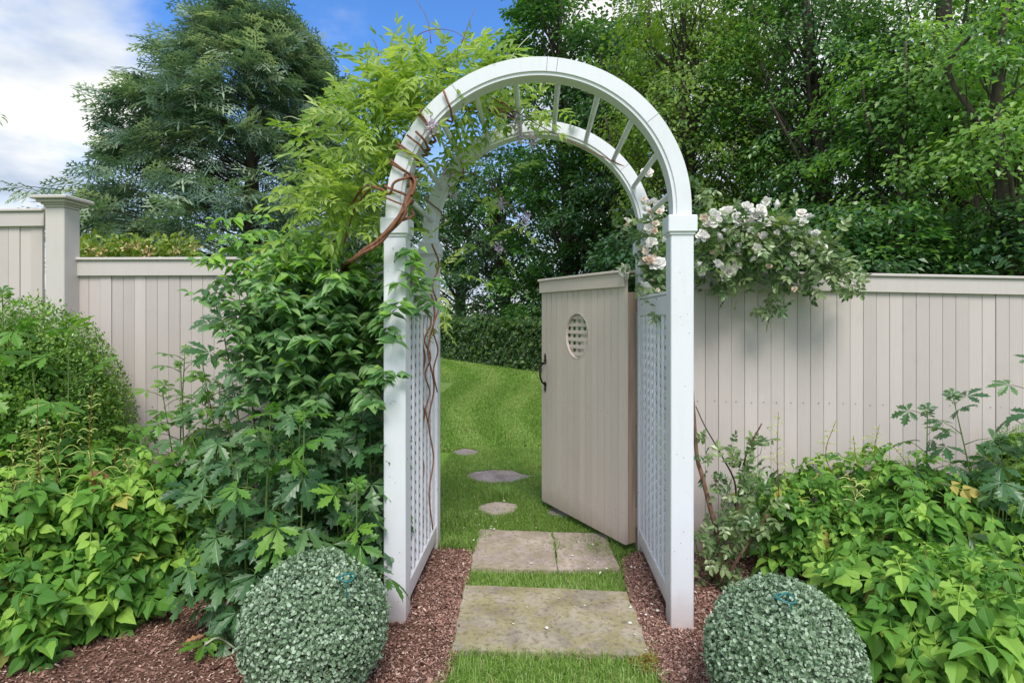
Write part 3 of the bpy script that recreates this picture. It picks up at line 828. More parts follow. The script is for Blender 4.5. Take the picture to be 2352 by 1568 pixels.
# ------------------------------------------------------------------ gate
GH = W(1440, 700, 3.53); GL = W(1247, 700, 4.40)
def build_gate():
    base = np.array([GH[0], GH[1], .07])
    g = thing('garden_gate', base, 'open taupe board gate with oval lattice window', 'gate')
    L = np.linalg.norm((GL - GH)[:2]); u = np.append((GL - GH)[:2] / L, 0)
    nrm = np.array([u[1], -u[0], 0])                 # towards the camera's left = the visible face
    if np.dot(nrm[:2], -GH[:2]) < 0: nrm = -nrm
    def P(V):                                        # local (along gate from the hinge, out of face, up) -> world
        V = np.asarray(V, float); return GH * np.array([1, 1, 0]) + V[:, :1] * u + V[:, 1:2] * nrm + V[:, 2:3] * np.array([0, 0, 1])
    zb, zt_ = .07, 1.735
    nb = 14; bw = L / nb
    # oval: measured on the photo
    def at(px, py):
        lo, hi = 0.0, L
        for _ in range(40):
            mid = (lo + hi) / 2; p = GH + u * mid
            q = proj(np.array([p[0], p[1], 1]))[0]
            lo, hi = (lo, mid) if q < px else (mid, hi)
        p = GH + u * lo; d = proj(p)[2]
        return lo, EYE - (py - HY) / F * d
    sc_, zc_ = at(1328, 771)
    s0, s1 = at(1355, 771)[0], at(1301, 771)[0]
    oa = (s1 - s0) / 2; ob = .5 * (at(1328, 719)[1] - at(1328, 824)[1])
    for i in range(nb):
        bm = bmesh.new()
        for gap, yf, yb in ((.0028, .012, .0042), (.0001, .004, -.008)):
            a0, a1 = i * bw + gap, (i + 1) * bw - gap
            xs = sorted(set([a0, a1] + [x for x in np.linspace(sc_ - oa, sc_ + oa, 40) if a0 < x < a1]))
            prev = None; fs = []
            for x in xs:
                q = 1 - ((x - sc_) / oa) ** 2; h = ob * math.sqrt(q) if q > 0 else 0
                col = [bm.verts.new((x, yf, z)) for z in (zb, zc_ - h)]
                col += ([bm.verts.new((x, yf, zc_ + h))] if h > 1e-5 else [col[1]]) + [bm.verts.new((x, yf, zt_))]
                if prev:
                    for k in (0, 2):
                        vs2 = []
                        for v in (prev[k], col[k], col[k + 1], prev[k + 1]):
                            if v not in vs2: vs2.append(v)
                        fs.append(bm.faces.new(vs2))
                prev = col
            ex = bmesh.ops.extrude_face_region(bm, geom=fs)
            for v in ex['geom']:
                if isinstance(v, bmesh.types.BMVert): v.co.y = yb
        V, Fs = bm_arr(bm)
        part('board', P(V), Fs, 'taupe_paint_lit', g)
    part('fascia', P((b := box(-.004, L + .004, .0125, .032, zt_ - .068, zt_ + .018, .003))[0]), b[1], 'taupe_paint_lit', g)
    part('gate_cap', P((b := box(-.012, L + .012, -.06, .044, zt_ + .019, zt_ + .037, .004))[0]), b[1], 'taupe_paint_lit', g)
    # frame behind the boards
    for s_ in ((0, .09), (L - .09, L)):
        part('stile', P((b := box(s_[0], s_[1], -.072, -.0085, zb + .0, zt_ - .10, .003))[0]), b[1], 'raw_wood', g)
    for z in (.16, .80, 1.52):
        part('cross_rail', P((b := box(.004, L - .004, -.098, -.0725, z, z + .12, .003))[0]), b[1], 'raw_wood', g)
    # oval lining ring and lattice
    an = np.linspace(0, 2 * math.pi, 48, endpoint=False); m = MB(); V = []
    for y, k in ((.0135, 1.0), (.0135, .955), (-.008, .955), (-.008, 1.0)):
        V.append(np.c_[sc_ + oa * k * np.cos(an) * 1.0, np.full(48, y), zc_ + ob * (1 - (1 - k) * oa / ob) * np.sin(an)])
    V = np.concatenate(V); Fs = [[r * 48 + i, r * 48 + (i + 1) % 48, ((r + 1) % 4) * 48 + (i + 1) % 48, ((r + 1) % 4) * 48 + i] for r in range(4) for i in range(48)]
    part('window_ring', P(V), Fs, 'taupe_paint_lit', g)
    nv, nh = 4, 6
    for i in range(nv):
        x = sc_ + oa * (-.66 + 1.32 * i / (nv - 1)); h = ob * math.sqrt(max(0, 1 - ((abs(x - sc_) + .012) / oa) ** 2)) + .004
        part('lattice_bar', P((b := box(x - .013, x + .013, -.0165, -.0095, zc_ - h, zc_ + h))[0]), b[1], 'taupe_paint_lit', g)
    for i in range(nh):
        z = zc_ + ob * (-.80 + 1.60 * i / (nh - 1)); h = oa * math.sqrt(max(0, 1 - (z - zc_) ** 2 / ob ** 2)) + .004
        part('lattice_bar', P((b := box(sc_ - h, sc_ + h, -.009, -.002, z - .0125, z + .0125))[0]), b[1], 'taupe_paint_lit', g)
    # thumb latch handle
    hs, hz = at(1256, 860)
    m = MB()
    for z, s in ((hz + .115, 1), (hz - .085, -1)):
        k = [(0, .05 * s), (.012, .022 * s), (.006, .008 * s), (.016, -.004 * s), (.012, -.025 * s), (0, -.034 * s)]
        pts = [(hs + x, z + y) for x, y in k] + [(hs - x, z + y) for x, y in k[-2:0:-1]]
        n = len(pts); V = [(x, .0125, y) for x, y in pts] + [(x, .018, y) for x, y in pts]
        m.add(V, [list(range(n)), list(range(n, 2 * n))[::-1]] + [[i, (i + 1) % n, n + (i + 1) % n, n + i] for i in range(n)])
    m.add(*tube(catmull([(hs, .016, hz + .095), (hs, .05, hz + .07), (hs, .062, hz + .01), (hs, .045, hz - .05), (hs, .016, hz - .075)], 5), .0075, 8))
    m.add(*box(hs - .012, hs + .012, .018, .055, hz + .088, hz + .096, .002))
    V, Fs = m.arr(); part('handle', P(V), Fs, 'black_iron', g, smooth=False)
    m = MB()
    for i in range(nb):
        for z in (.22, .26, .865):
            for dx in ((.5,) if z > .5 else (.35,)):
                x = (i + dx) * bw
                m.add(*box(x - .0016, x + .0016, .0122, .0132, z - .0016, z + .0016))
    V, Fs = m.arr(); part('nails', P(V), Fs, 'dark_nail', g, kind='stuff')
build_gate()

# ------------------------------------------------------------------ fences
def fence(label, A, B, zA, zB, bw, group, fas=.105, seed=0, capover=.02, nails=None):
    """tongue and groove board fence from A to B (world xy of the face), its top following zA..zB"""
    A, B = np.array([A[0], A[1], 0.]), np.array([B[0], B[1], 0.])
    L = np.linalg.norm(B - A); u = (B - A) / L; n = np.array([u[1], -u[0], 0])
    rot = Matrix(((u[0], -n[0], 0, 0), (u[1], -n[1], 0, 0), (0, 0, 1, 0), (0, 0, 0, 1)))
    rng = np.random.default_rng(seed)
    f = thing('board_fence', A, label, 'fence', group)
    ms = []
    for k in range(3):
        q = MB(); q.add(*box(.0011, bw - .0011, .0, .0095, -1.95, 0, .001)); q.add(*box(.0001, bw - .0001, .0096, .018, -1.95, 0))
        V, Fs = q.arr(); ms.append(new_mesh('board', V, Fs, 'taupe_paint'))
    nb = int(L / bw)
    def place(o, x, y, z):
        p = u * x - n * y + np.array([0, 0, z])
        m = rot.copy(); m.translation = Vector(p); o.matrix_basis = m
    for i in range(nb):
        o = link('board', ms[i % 3], f); place(o, i * bw, .0012 * rng.normal(), zA + (zB - zA) * i * bw / L - fas + .02)
    seg = [0, L * (.5 if L > 2.6 else 1)] + ([L] if L > 2.6 else [])
    for a, b in zip(seg[:-1], seg[1:]):
        za, zb = zA + (zB - zA) * a / L, zA + (zB - zA) * b / L
        V, Fs = box(a + .0008, b - .0008, -.020, -.0015, -fas, -.0005, .003); V[:, 2] += za + (zb - za) * (V[:, 0] - a) / (b - a)
        V = A + V[:, :1] * u - V[:, 1:2] * n + V[:, 2:] * np.array([0, 0, 1]); part('fascia', V, Fs, 'taupe_trim', f)
        V, Fs = box(a + .0008, b - .0008, -.034, .07, .0005, .019, .004); V[:, 2] += za + (zb - za) * (V[:, 0] - a) / (b - a)
        V = A + V[:, :1] * u - V[:, 1:2] * n + V[:, 2:] * np.array([0, 0, 1]); part('cap_board', V, Fs, 'taupe_trim', f)
    m = MB()
    for i in range(nb):
        for z in (nails or (.90, .96)):
            x = (i + .5 + .25 * rng.normal() * .4) * bw; zz = z + (zB - zA) * x / L + .004 * rng.normal()
            m.add(*box(x - .0022, x + .0022, -.0042, -.0022, zz - .0022, zz + .0022))
    V, Fs = m.arr(); V = A + V[:, :1] * u - V[:, 1:2] * n + V[:, 2:] * np.array([0, 0, 1])
    part('nails', V, Fs, 'dark_nail', f, kind='stuff')
    # posts and rail on the garden's far side
    return f
dR = 3.60
a, b = W(1560, 640, dR), W(2470, 640, dR - .03)
fence('taupe board fence right of the arbor under the white roses', a, b, EYE + (HY - 627) / F * dR, EYE + (HY - 645) / F * dR, .0826, 'taupe board fences', .098, 1, nails=(.955,))
dL = 3.70
a, b = W(152, 600, dL), W(985, 600, dL)
fence('taupe board fence left of the arbor behind the leafy shrub', a, b, EYE + (HY - 599) / F * dL, EYE + (HY - 597) / F * dL, .0740, 'taupe board fences', .100, 2, nails=(.9,))
a, b = W(-190, 490, dL), W(106, 490, dL)
fence('taller taupe fence section at the far left beyond the capped post', a, b, EYE + (HY - 490) / F * dL, EYE + (HY - 487) / F * dL, .0740, 'taupe board fences', .095, 3, nails=(1.3,))
def fence_post():
    d = 3.585; c0, c1 = W(103, 600, d), W(149, 600, d)
    base = np.array([(c0[0] + c1[0]) / 2, (c0[1] + c1[1]) / 2 + .06, 0])
    p = thing('fence_post', base, 'thick taupe square post with flared moulded cap', 'post')
    h = .063
    part('shaft', *box(base[0] - h, base[0] + h, base[1] - h, base[1] + h, -.05, 2.17, .004), 'taupe_trim', p)
    m = MB()
    z = 2.171
    for w, t in ((.070, .016), (.080, .012), (.097, .018), (.118, .022)):
        m.add(*box(base[0] - w, base[0] + w, base[1] - w, base[1] + w, z, z + t, .005)); z += t + .0005
    V, Fs = m.arr(); part('cap', V, Fs, 'taupe_trim', p)
fence_post()

# ------------------------------------------------------------------ low plants
def astilbe(px, py, r, h, n, seed, label, mat='astilbe_leaf', size=.088, group=None, plumes=()):
    rng = np.random.default_rng(seed)
    base = G(px, py)
    t = thing('astilbe', base, label, 'plant', group)
    az = rng.random(n) * 2 * np.pi; ca = rng.random(n) ** .85; sa = np.sqrt(1 - ca ** 2)
    rr = 1 - .5 * rng.random(n) ** 1.5
    out = np.c_[np.cos(az), np.sin(az), np.zeros(n)]
    lump = .86 + .3 * value_noise(az * 1.6 + seed, ca * 3, seed)
    pos = base + out * (r * sa * rr * lump)[:, None]; pos[:, 2] = .05 + h * (.06 + .94 * ca ** .7 * (.55 + .45 * rr)) * (.72 + .9 * (lump - .86)) + .05 * rng.normal(size=n)
    pos[:, 2] = np.maximum(pos[:, 2], .05)
    xd = out * (.6 + .5 * sa)[:, None] + .7 * rnd_unit(rng, n); xd[:, 2] += -.12 - .18 * sa
    nd = out * (.15 + .45 * sa)[:, None] + .42 * rnd_unit(rng, n); nd[:, 2] += 1.15
    nd += .22 * (np.array([0, 0, EYE]) - pos) / 2.5
    s = size * 1.5 * (.5 + .75 * rng.random(n)) * (1.0 - .3 * ca)
    M = frames(pos, xd, nd, s)
    scatter(t, AST, M, mat, rng, 'leaf', 300)
    m = MB()
    for i in rng.permutation(n)[:46]:
        p = pos[i] - .1 * out[i] * 0
        b0 = base + np.array([.05, .05, 0]) * rng.normal(size=3) * np.array([1, 1, 0])
        m.add(*tube(catmull([b0, b0 * .5 + p * .5 + np.array([0, 0, .10 * h]), p], 4), [.0035, .0018], 5))
    V, Fs = m.arr(); part('stems', V, Fs, 'red_stem', t, smooth=True, kind='stuff')
    for (qx, qy, top, d) in plumes:
        b0 = W(qx, qy, d); tp = W(top[0], top[1], d)
        ax = catmull([b0, b0 * .5 + tp * .5 + np.r_[.03 * rng.normal(size=2), 0], tp], 6)
        part('plume_stalk', *tube(ax, [.0030, .0012], 5), 'red_stem', t, smooth=True); m = MB()
        for k in range(18):
            f = .35 + .65 * (k + rng.random()) / 18; p = ax[min(len(ax) - 1, int(f * (len(ax) - 1)))]
            a = k * 2.4 + rng.random(); l = (.095 * (1.1 - f) + .010) * (.5 + .9 * rng.random()); e = np.array([math.cos(a), math.sin(a), 0]); up = .2 + .8 * rng.random()
            c = catmull([p, p + e * l * .6 + np.array([0, 0, l * up * .6]), p + e * l + np.array([0, 0, l * up * .5]), p + e * l * 1.15 + np.array([.3 * l * rng.normal(), 0, l * (up * .5 - .4 * rng.random())])], 3)
            m.add(*tube(c, [.0012, .0022, .0024, .0008], 5))
        V, Fs = m.arr(); o = part('flower_plume', V, Fs, 'plume', t, smooth=True, kind='stuff')
    return t

def left_bed():
    gl = 'lime green astilbe clumps in the left bed'
    astilbe(40, 1475, .34, .44, 448, 11, 'lime astilbe clump in the bottom left corner with large toothed leaves', group=gl, size=.092)
    astilbe(265, 1400, .33, .44, 448, 12, 'lime astilbe clump spilling over the mulch left of the globe bush', group=gl, size=.088)
    astilbe(30, 1430, .44, .86, 512, 13, 'tall lime astilbe clump with many pale plumes below the clipped boxwood', group=gl, size=.086,
            plumes=((70, 1250, (85, 905), 2.6), (90, 1260, (110, 960), 2.62), (125, 1200, (150, 930), 2.66), (35, 1240, (28, 1020), 2.6), (60, 1240, (60, 985), 2.55)))
    astilbe(240, 1385, .42, .84, 512, 14, 'lime astilbe clump with one tall red-stalked plume right of the boxwood', group=gl, size=.084,
            plumes=((235, 1200, (212, 885), 2.72), (268, 1180, (270, 1020), 2.85)))
    astilbe(430, 1340, .36, .66, 416, 15, 'lime astilbe clump between the young monkshood stems and dark monkshood', group=gl, size=.076)
def right_bed():
    gr = 'lime green astilbe clumps in the right bed'
    astilbe(1850, 1320, .36, .64, 384, 21, 'lime astilbe clump directly behind the right globe bush', group=gr, size=.074,
            plumes=((1790, 1150, (1788, 945), 3.1), (1945, 1180, (1945, 1085), 3.0)))
    astilbe(2070, 1335, .44, .74, 448, 22, 'lime astilbe clump in the middle of the right bed', group=gr, size=.08,
            plumes=((1935, 1130, (1920, 965), 3.1), (1985, 1120, (1960, 1000), 3.2), (2030, 1110, (2020, 975), 3.2), (2060, 1110, (2045, 1015), 3.2)))
    astilbe(2310, 1350, .44, .64, 448, 23, 'lime astilbe clump at the right edge of the photo below the monkshood', group=gr, size=.084)
    astilbe(2120, 1535, .42, .48, 448, 24, 'lime astilbe clump with large leaves right of the globe bush', group=gr, size=.09)
    astilbe(2340, 1590, .44, .46, 448, 25, 'lime astilbe clump in the bottom right corner', group=gr, size=.092)
    astilbe(2020, 1225, .38, .70, 336, 26, 'lime astilbe clump standing against the right fence', group=gr, size=.068)
    astilbe(1800, 1232, .26, .74, 208, 27, 'sparse pale astilbe clump by the bare rose canes at the fence', group=gr, size=.064)
left_bed(); right_bed()

def monkshood(label, stems, seed, mat='monkshood_leaf', size=.13, group=None, spacing=.075, low=.12, nobj=300):
    """stems: (base px, base py, top px, top py, depth)"""
    rng = np.random.default_rng(seed)
    pts = [(W(a, b, d), W(c, e, d + .02)) for a, b, c, e, d in stems]
    base = np.mean([p[0] for p in pts], 0); base[2] = 0
    t = thing('monkshood', base, label, 'plant', group)
    pos, xd, nd, ss = [], [], [], []
    pet = MB()
    for b0, tp in pts:
        b0 = b0.copy(); b0[2] = 0
        mid = b0 * .5 + tp * .5 + np.r_[.03 * rng.normal(size=2), 0]
        ax = catmull([b0, mid, tp], 10); L = np.linalg.norm(tp - b0)
        part('stem', *tube(ax, [.0055, .0045, .0022], 7), 'green_stem', t, smooth=True)
        k = int(L * (1 - low) / spacing); a0 = rng.random() * 6
        for i in range(k):
            f = low + (1 - low) * (i + .5) / k; p = ax[int(f * (len(ax) - 1))]
            a = a0 + i * 2.4; e = np.array([math.cos(a), math.sin(a), 0])
            prof = math.sin(math.pi * min(1, (1 - f) * .95 + .12)) ** .7
            pl = .03 + .085 * prof
            q = p + e * pl + np.array([0, 0, pl * (.45 if f > .6 else .15)])
            pet.add(*tube([p, p * .45 + q * .55 + np.array([0, 0, .008]), q], [.0024, .0015], 4))
            pos.append(q); xd.append(e * .9 + np.array([0, 0, (-.55 if f < .8 else .25) + .25 * rng.normal()]) + .15 * rng.normal(size=3))
            nd.append(e * .55 + np.array([0, 0, .9]) + .22 * rng.normal(size=3)); ss.append(size * (.42 + .62 * prof) * (.85 + .3 * rng.random()))
        for i in range(4):
            a = rng.random() * 6.28; e = np.array([math.cos(a), math.sin(a), 0])
            pos.append(tp - np.array([0, 0, .012 * i])); xd.append(e * .6 + np.array([0, 0, .6])); nd.append(np.array([0, 0, 1.]) - e * .5); ss.append(size * .42)
    V, Fs = pet.arr(); part('leaf_stalks', V, Fs, 'green_stem', t, smooth=True, kind='stuff')
    M = frames(np.array(pos), np.array(xd), np.array(nd) + .25 * (np.array([0, 0, EYE]) - np.array(pos)) / 2.8, np.array(ss) * 1.48)
    scatter(t, LOB, M, mat, rng, 'leaf', nobj)
rg = np.random.default_rng(3)
monkshood('tall monkshood plant in front of the clipped boxwood at far left', [(30, 1190, 5, 668, 2.85), (58, 1180, 62, 742, 2.8), (148, 1170, 158, 738, 2.85), (-60, 1200, -60, 690, 2.8)], 31, size=.15, mat='monkshood_fresh', group='monkshood plants', spacing=.11, low=.45)
monkshood('young pale monkshood stems in front of the left fence boards', [(400, 1230, 372, 890, 3.2), (420, 1230, 425, 800, 3.25), (440, 1240, 415, 830, 3.2), (455, 1230, 462, 815, 3.3), (470, 1230, 480, 905, 3.25), (430, 1240, 350, 1000, 3.1), (385, 1240, 330, 985, 3.15), (490, 1240, 505, 880, 3.3)], 32, mat='monkshood_fresh', size=.105, group='monkshood plants', spacing=.06, low=.3)
st = [(560 + 36 * i + 12 * rg.normal(), 1300, 560 + 36 * i + 30 * rg.normal() - (60 if i < 2 else 0), y, 2.75 + .3 * rg.random()) for i, y in enumerate((960, 900, 1000, 960, 1010, 930, 1050, 960, 1020))]
st += [(600, 1320, 500, 690, 2.95), (640, 1320, 545, 640, 3.0), (545, 1330, 505, 1130, 2.65), (560, 1340, 520, 1300, 2.6), (610, 1330, 560, 1180, 2.6), (680, 1320, 640, 1000, 2.6), (760, 1320, 730, 1080, 2.6), (830, 1300, 815, 1100, 2.62), (700, 1320, 690, 940, 2.62), (590, 1330, 570, 1060, 2.55), (650, 1330, 650, 1120, 2.5), (720, 1320, 740, 1000, 2.7), (780, 1310, 790, 960, 2.75), (840, 1300, 850, 960, 2.78), (520, 1340, 490, 1230, 2.55)]
monkshood('large dark green monkshood clump with cut leaves beside the left arbor post', st, 33, size=.145, group='monkshood plants', spacing=.052, low=.06)
monkshood('bright young monkshood shoots in front of the dark leafy shrub', [(640, 1290, 622, 935, 2.5), (690, 1290, 700, 950, 2.52), (800, 1280, 820, 1110, 2.48), (810, 1300, 800, 1190, 2.46)], 36, mat='monkshood_fresh', size=.135, group='monkshood plants', spacing=.085, low=.45)
monkshood('dark monkshood plant with two tall spires against the right fence', [(2265, 1240, 2188, 905, 3.05), (2170, 1210, 2130, 938, 3.1), (2290, 1240, 2300, 1010, 2.95), (2380, 1260, 2390, 820, 2.9), (2330, 1250, 2345, 1030, 2.85), (2240, 1260, 2250, 1080, 2.95), (2150, 1230, 2100, 1080, 3.1), (2060, 1220, 2040, 1090, 3.15)], 34, size=.135, group='monkshood plants', spacing=.068, low=.3)

# ------------------------------------------------------------------ clipped bushes
def clipped(name, c, rx, rz, n, leaf, mat, label, seed, cat, temps=None, nobj=300, bulge=.10, rz_up=None, elong=None):
    rng = np.random.default_rng(seed); c = np.array(c, float)
    t = thing(name, (c[0], c[1], 0), label, cat)
    u = rnd_unit(rng, n); u = u[u[:, 2] > -.93]; n = len(u)
    k = 1 + .012 * rng.normal(size=n) - .22 * rng.random(n) ** 1.3 - .5 * bulge * (fbm(u[:, 0] * 9 + u[:, 2] * 5, u[:, 1] * 9, seed + 3) - .4) + bulge * (fbm(u[:, 0] * 3.5 + 9 + u[:, 2] * 2, u[:, 1] * 3.5 + 5, seed) - .45)
    sprig = rng.random(n) < .12; k = np.where(sprig, k + .045 * rng.random(n), k)
    pos = c + u * np.array([rx, rx, rz]) * k[:, None]
    pos[:, 2] = np.maximum(pos[:, 2], .012)
    nd = u + .75 * rnd_unit(rng, n) + np.array([0, 0, .35]); xd = np.cross(u, rnd_unit(rng, n)) + .35 * u + np.array([0, 0, .15])
    M = frames(pos, xd, nd, leaf * (.65 + .6 * rng.random(n)))
    scatter(t, temps or OVAL, M, mat, rng, 'leaf', nobj)
    # inner twigs and a dark core of dead stems
    m = MB()
    for i in range(150):
        v = rnd_unit(rng, 1)[0]; v[2] = abs(v[2]) * .8 - .2
        e = c + v * np.array([rx, rx, rz]) * .93; e[2] = max(e[2], .03)
        b0 = np.array([c[0], c[1], .02]) + .04 * np.r_[rng.normal(size=2), 0]
        m.add(*tube(catmull([b0, b0 * .5 + e * .5 + .03 * rng.normal(size=3), e], 3), [.006, .0015], 4))
    V, Fs = m.arr(); part('twigs', V, Fs, 'grey_twig', t, kind='stuff')
    n2 = n // 5; u = rnd_unit(rng, n2)
    pos = c + u * np.array([rx, rx, rz]) * (.60 + .25 * rng.random(n2))[:, None]; pos[:, 2] = np.maximum(pos[:, 2], .02)
    M = frames(pos, rnd_unit(rng, n2), u + .4 * rnd_unit(rng, n2), leaf * 2.6)
    scatter(t, OVAL, M, mat, rng, 'leaf', 0, 'inner_foliage')
    return t
cL = W(724, 1425, 2.24); cR = W(1797, 1490, 2.05)
gl = clipped('globe_bush', (cL[0], cL[1], .262), .276, .272, 27000, .0142, 'globe_leaf', 'pale variegated globe bush left of the path in front of the left post', 41, 'bush')
gr = clipped('globe_bush', (cR[0], cR[1], .252), .266, .266, 27000, .0142, 'globe_leaf', 'pale variegated globe bush right of the path in front of the lime plants', 42, 'bush')
for o in (gl, gr): o['group'] = 'variegated globe bushes'
cB = W(50, 900, 3.2)
clipped('boxwood', (cB[0], cB[1], .72), .54, .86, 46000, .020, 'boxwood_leaf', 'big clipped dark green boxwood below the tall fence section', 43, 'bush', temps=[T([(0, 0, 0), (.4, .24, .06), (.8, .2, .05), (1, 0, -.03), (.8, -.2, .05), (.4, -.24, .06)], [(0, 3, 2), (0, 2, 1), (0, 5, 4), (0, 4, 3)])], bulge=.13)
cY = W(2400, 1120, 3.3)
clipped('yew_bush', (cY[0], cY[1], .45), .33, .42, 12000, .022, 'boxwood_leaf', 'yellow-green clipped bush at the right edge against the fence', 44, 'bush', temps=[T([(0, 0, 0), (.5, .13, .05), (1, 0, 0), (.5, -.13, .05)], [(0, 2, 1), (0, 3, 2)])], bulge=.2)
def wire(px, py, d, label, r):
    c = W(px, py, d)
    t = thing('plant_support', (c[0], c[1], c[2] - .12), label, 'garden wire', 'green wire supports in the globe bushes')
    a = np.linspace(0, 2 * math.pi, 29)
    part('ring', *tube(np.c_[c[0] + r * np.cos(a), c[1] + r * np.sin(a), c[2] + .004 * np.sin(2 * a)], .0028, 7, False), 'teal_wire', t, smooth=True)
    part('wire_leg', *tube(catmull([c + np.array([r * .2, -r, 0]), c + np.array([r * .35, -r * .9, -.025]), c + np.array([r * .3, -.5 * r, -.07])], 5), .0026, 7), 'teal_wire', t, smooth=True)
    part('wire_hook', *tube(catmull([c + np.array([-r * .8, -r * .2, .0]), c + np.array([-.1 * r, 0, .014]), c + np.array([.4 * r, r * .3, .004]), c + np.array([.5 * r, .6 * r, -.03])], 5), .0026, 7), 'teal_wire', t, smooth=True)
wire(795, 1325, 2.10, 'teal wire plant ring in the left globe bush', .029)
wire(1802, 1372, 1.955, 'teal wire plant ring in the right globe bush', .033)

# ------------------------------------------------------------------ leafy shrub
def leafy_shrub():
    rng = np.random.default_rng(51)
    base = G(770, 1215)
    t = thing('leafy_shrub', base, 'large arching shrub with pointed paired leaves covering the left fence', 'shrub')
    pos, xd, nd, ss, fr = [], [], [], [], []
    m = MB(); twigs = MB()
    ends = []
    for i in range(290):
        while True:
            q = rng.uniform(-1, 1, 3)
            if q @ q < 1 and q @ q > .16: break
        c = W(690 + 205 * q[0], 740 + 195 * q[1], 2.98 + .42 * q[2])
        ends.append(c)
    for i in range(90): ends.append(W(600 + 270 * rng.random(), 880 + 260 * rng.random(), 2.85 + .35 * rng.random()))
    for q in ((480, 520, 3.0), (455, 600, 2.95), (445, 680, 2.95), (540, 560, 3.0), (600, 600, 2.9), (870, 570, 3.0), (940, 640, 2.6), (960, 590, 2.62), (990, 640, 2.7), (925, 760, 2.58), (905, 850, 2.55), (560, 900, 2.8), (700, 950, 2.7), (850, 930, 2.6), (1000, 700, 2.72), (520, 760, 2.8), (620, 690, 2.6), (760, 640, 2.6), (930, 690, 2.55)):
        for k in range(3): ends.append(W(q[0] + 12 * rng.normal(), q[1] + 12 * rng.normal(), q[2] + .03 * rng.normal()))
    for e in ends:
        b0 = base + np.r_[.10 * rng.normal(size=2), 0]
        h = max(e[2], .5)
        ctrl = b0 * .45 + e * .55; ctrl[2] = h * (.80 + .22 * rng.random()) + .05
        ax = catmull([b0, b0 * .75 + ctrl * .25 + np.array([0, 0, .25 * h]), ctrl, e], 7)
        twigs.add(*tube(ax[::2], [.006, .003, .0012], 5))
        n = len(ax)
        side0 = rng.random() * 6.28
        tan_h = e - ctrl; tan_h[2] = 0; tan_h /= np.linalg.norm(tan_h) + 1e-6
        pts = ax[int(n * .52):]
        seglen = np.linalg.norm(np.diff(pts, axis=0), axis=1).sum()
        kk = max(3, int(seglen / .052))
        for j in range(kk):
            f = (j + .5) / kk; p = pts[int(f * (len(pts) - 1))]
            tn = pts[min(len(pts) - 1, int(f * (len(pts) - 1)) + 1)] - p
            if np.linalg.norm(tn) < 1e-6: tn = e - ctrl
            tn = tn / (np.linalg.norm(tn) + 1e-9)
            sd = np.cross(tn, [0, 0, 1]); sd /= np.linalg.norm(sd) + 1e-6
            for s in (1, -1):
                pos.append(p); xd.append(sd * s * .9 + tn * .55 + np.array([0, 0, -.20 + .2 * rng.normal()]) + .1 * rng.normal(size=3))
                nd.append(np.array([0, 0, 1.]) + .3 * rng.normal(size=3)); ss.append(.058 + .03 * rng.random()); fr.append(f)
        pos.append(e); xd.append(e - ctrl + .2 * rng.normal(size=3) * .1); nd.append(np.array([0, 0, 1.]) + .3 * rng.normal(size=3)); ss.append(.06); fr.append(1)
    pos = np.array(pos); nd = np.array(nd) + .45 * (np.array([0, 0, EYE]) - pos) / 2.8
    M = frames(pos, np.array(xd), nd, np.array(ss))
    px, py, d = proj(pos)
    fresh = (py < 640) & (rng.random(len(pos)) < .7) | (rng.random(len(pos)) < .06)
    scatter(t, SHR, M[~fresh], 'shrub_leaf', rng, 'leaf', 200)
    scatter(t, SHR, M[fresh], 'shrub_fresh', rng, 'leaf', 100, 'young_foliage')
    V, Fs = twigs.arr(); part('branches', V, Fs, 'grey_twig', t, smooth=True, kind='stuff')
leafy_shrub()

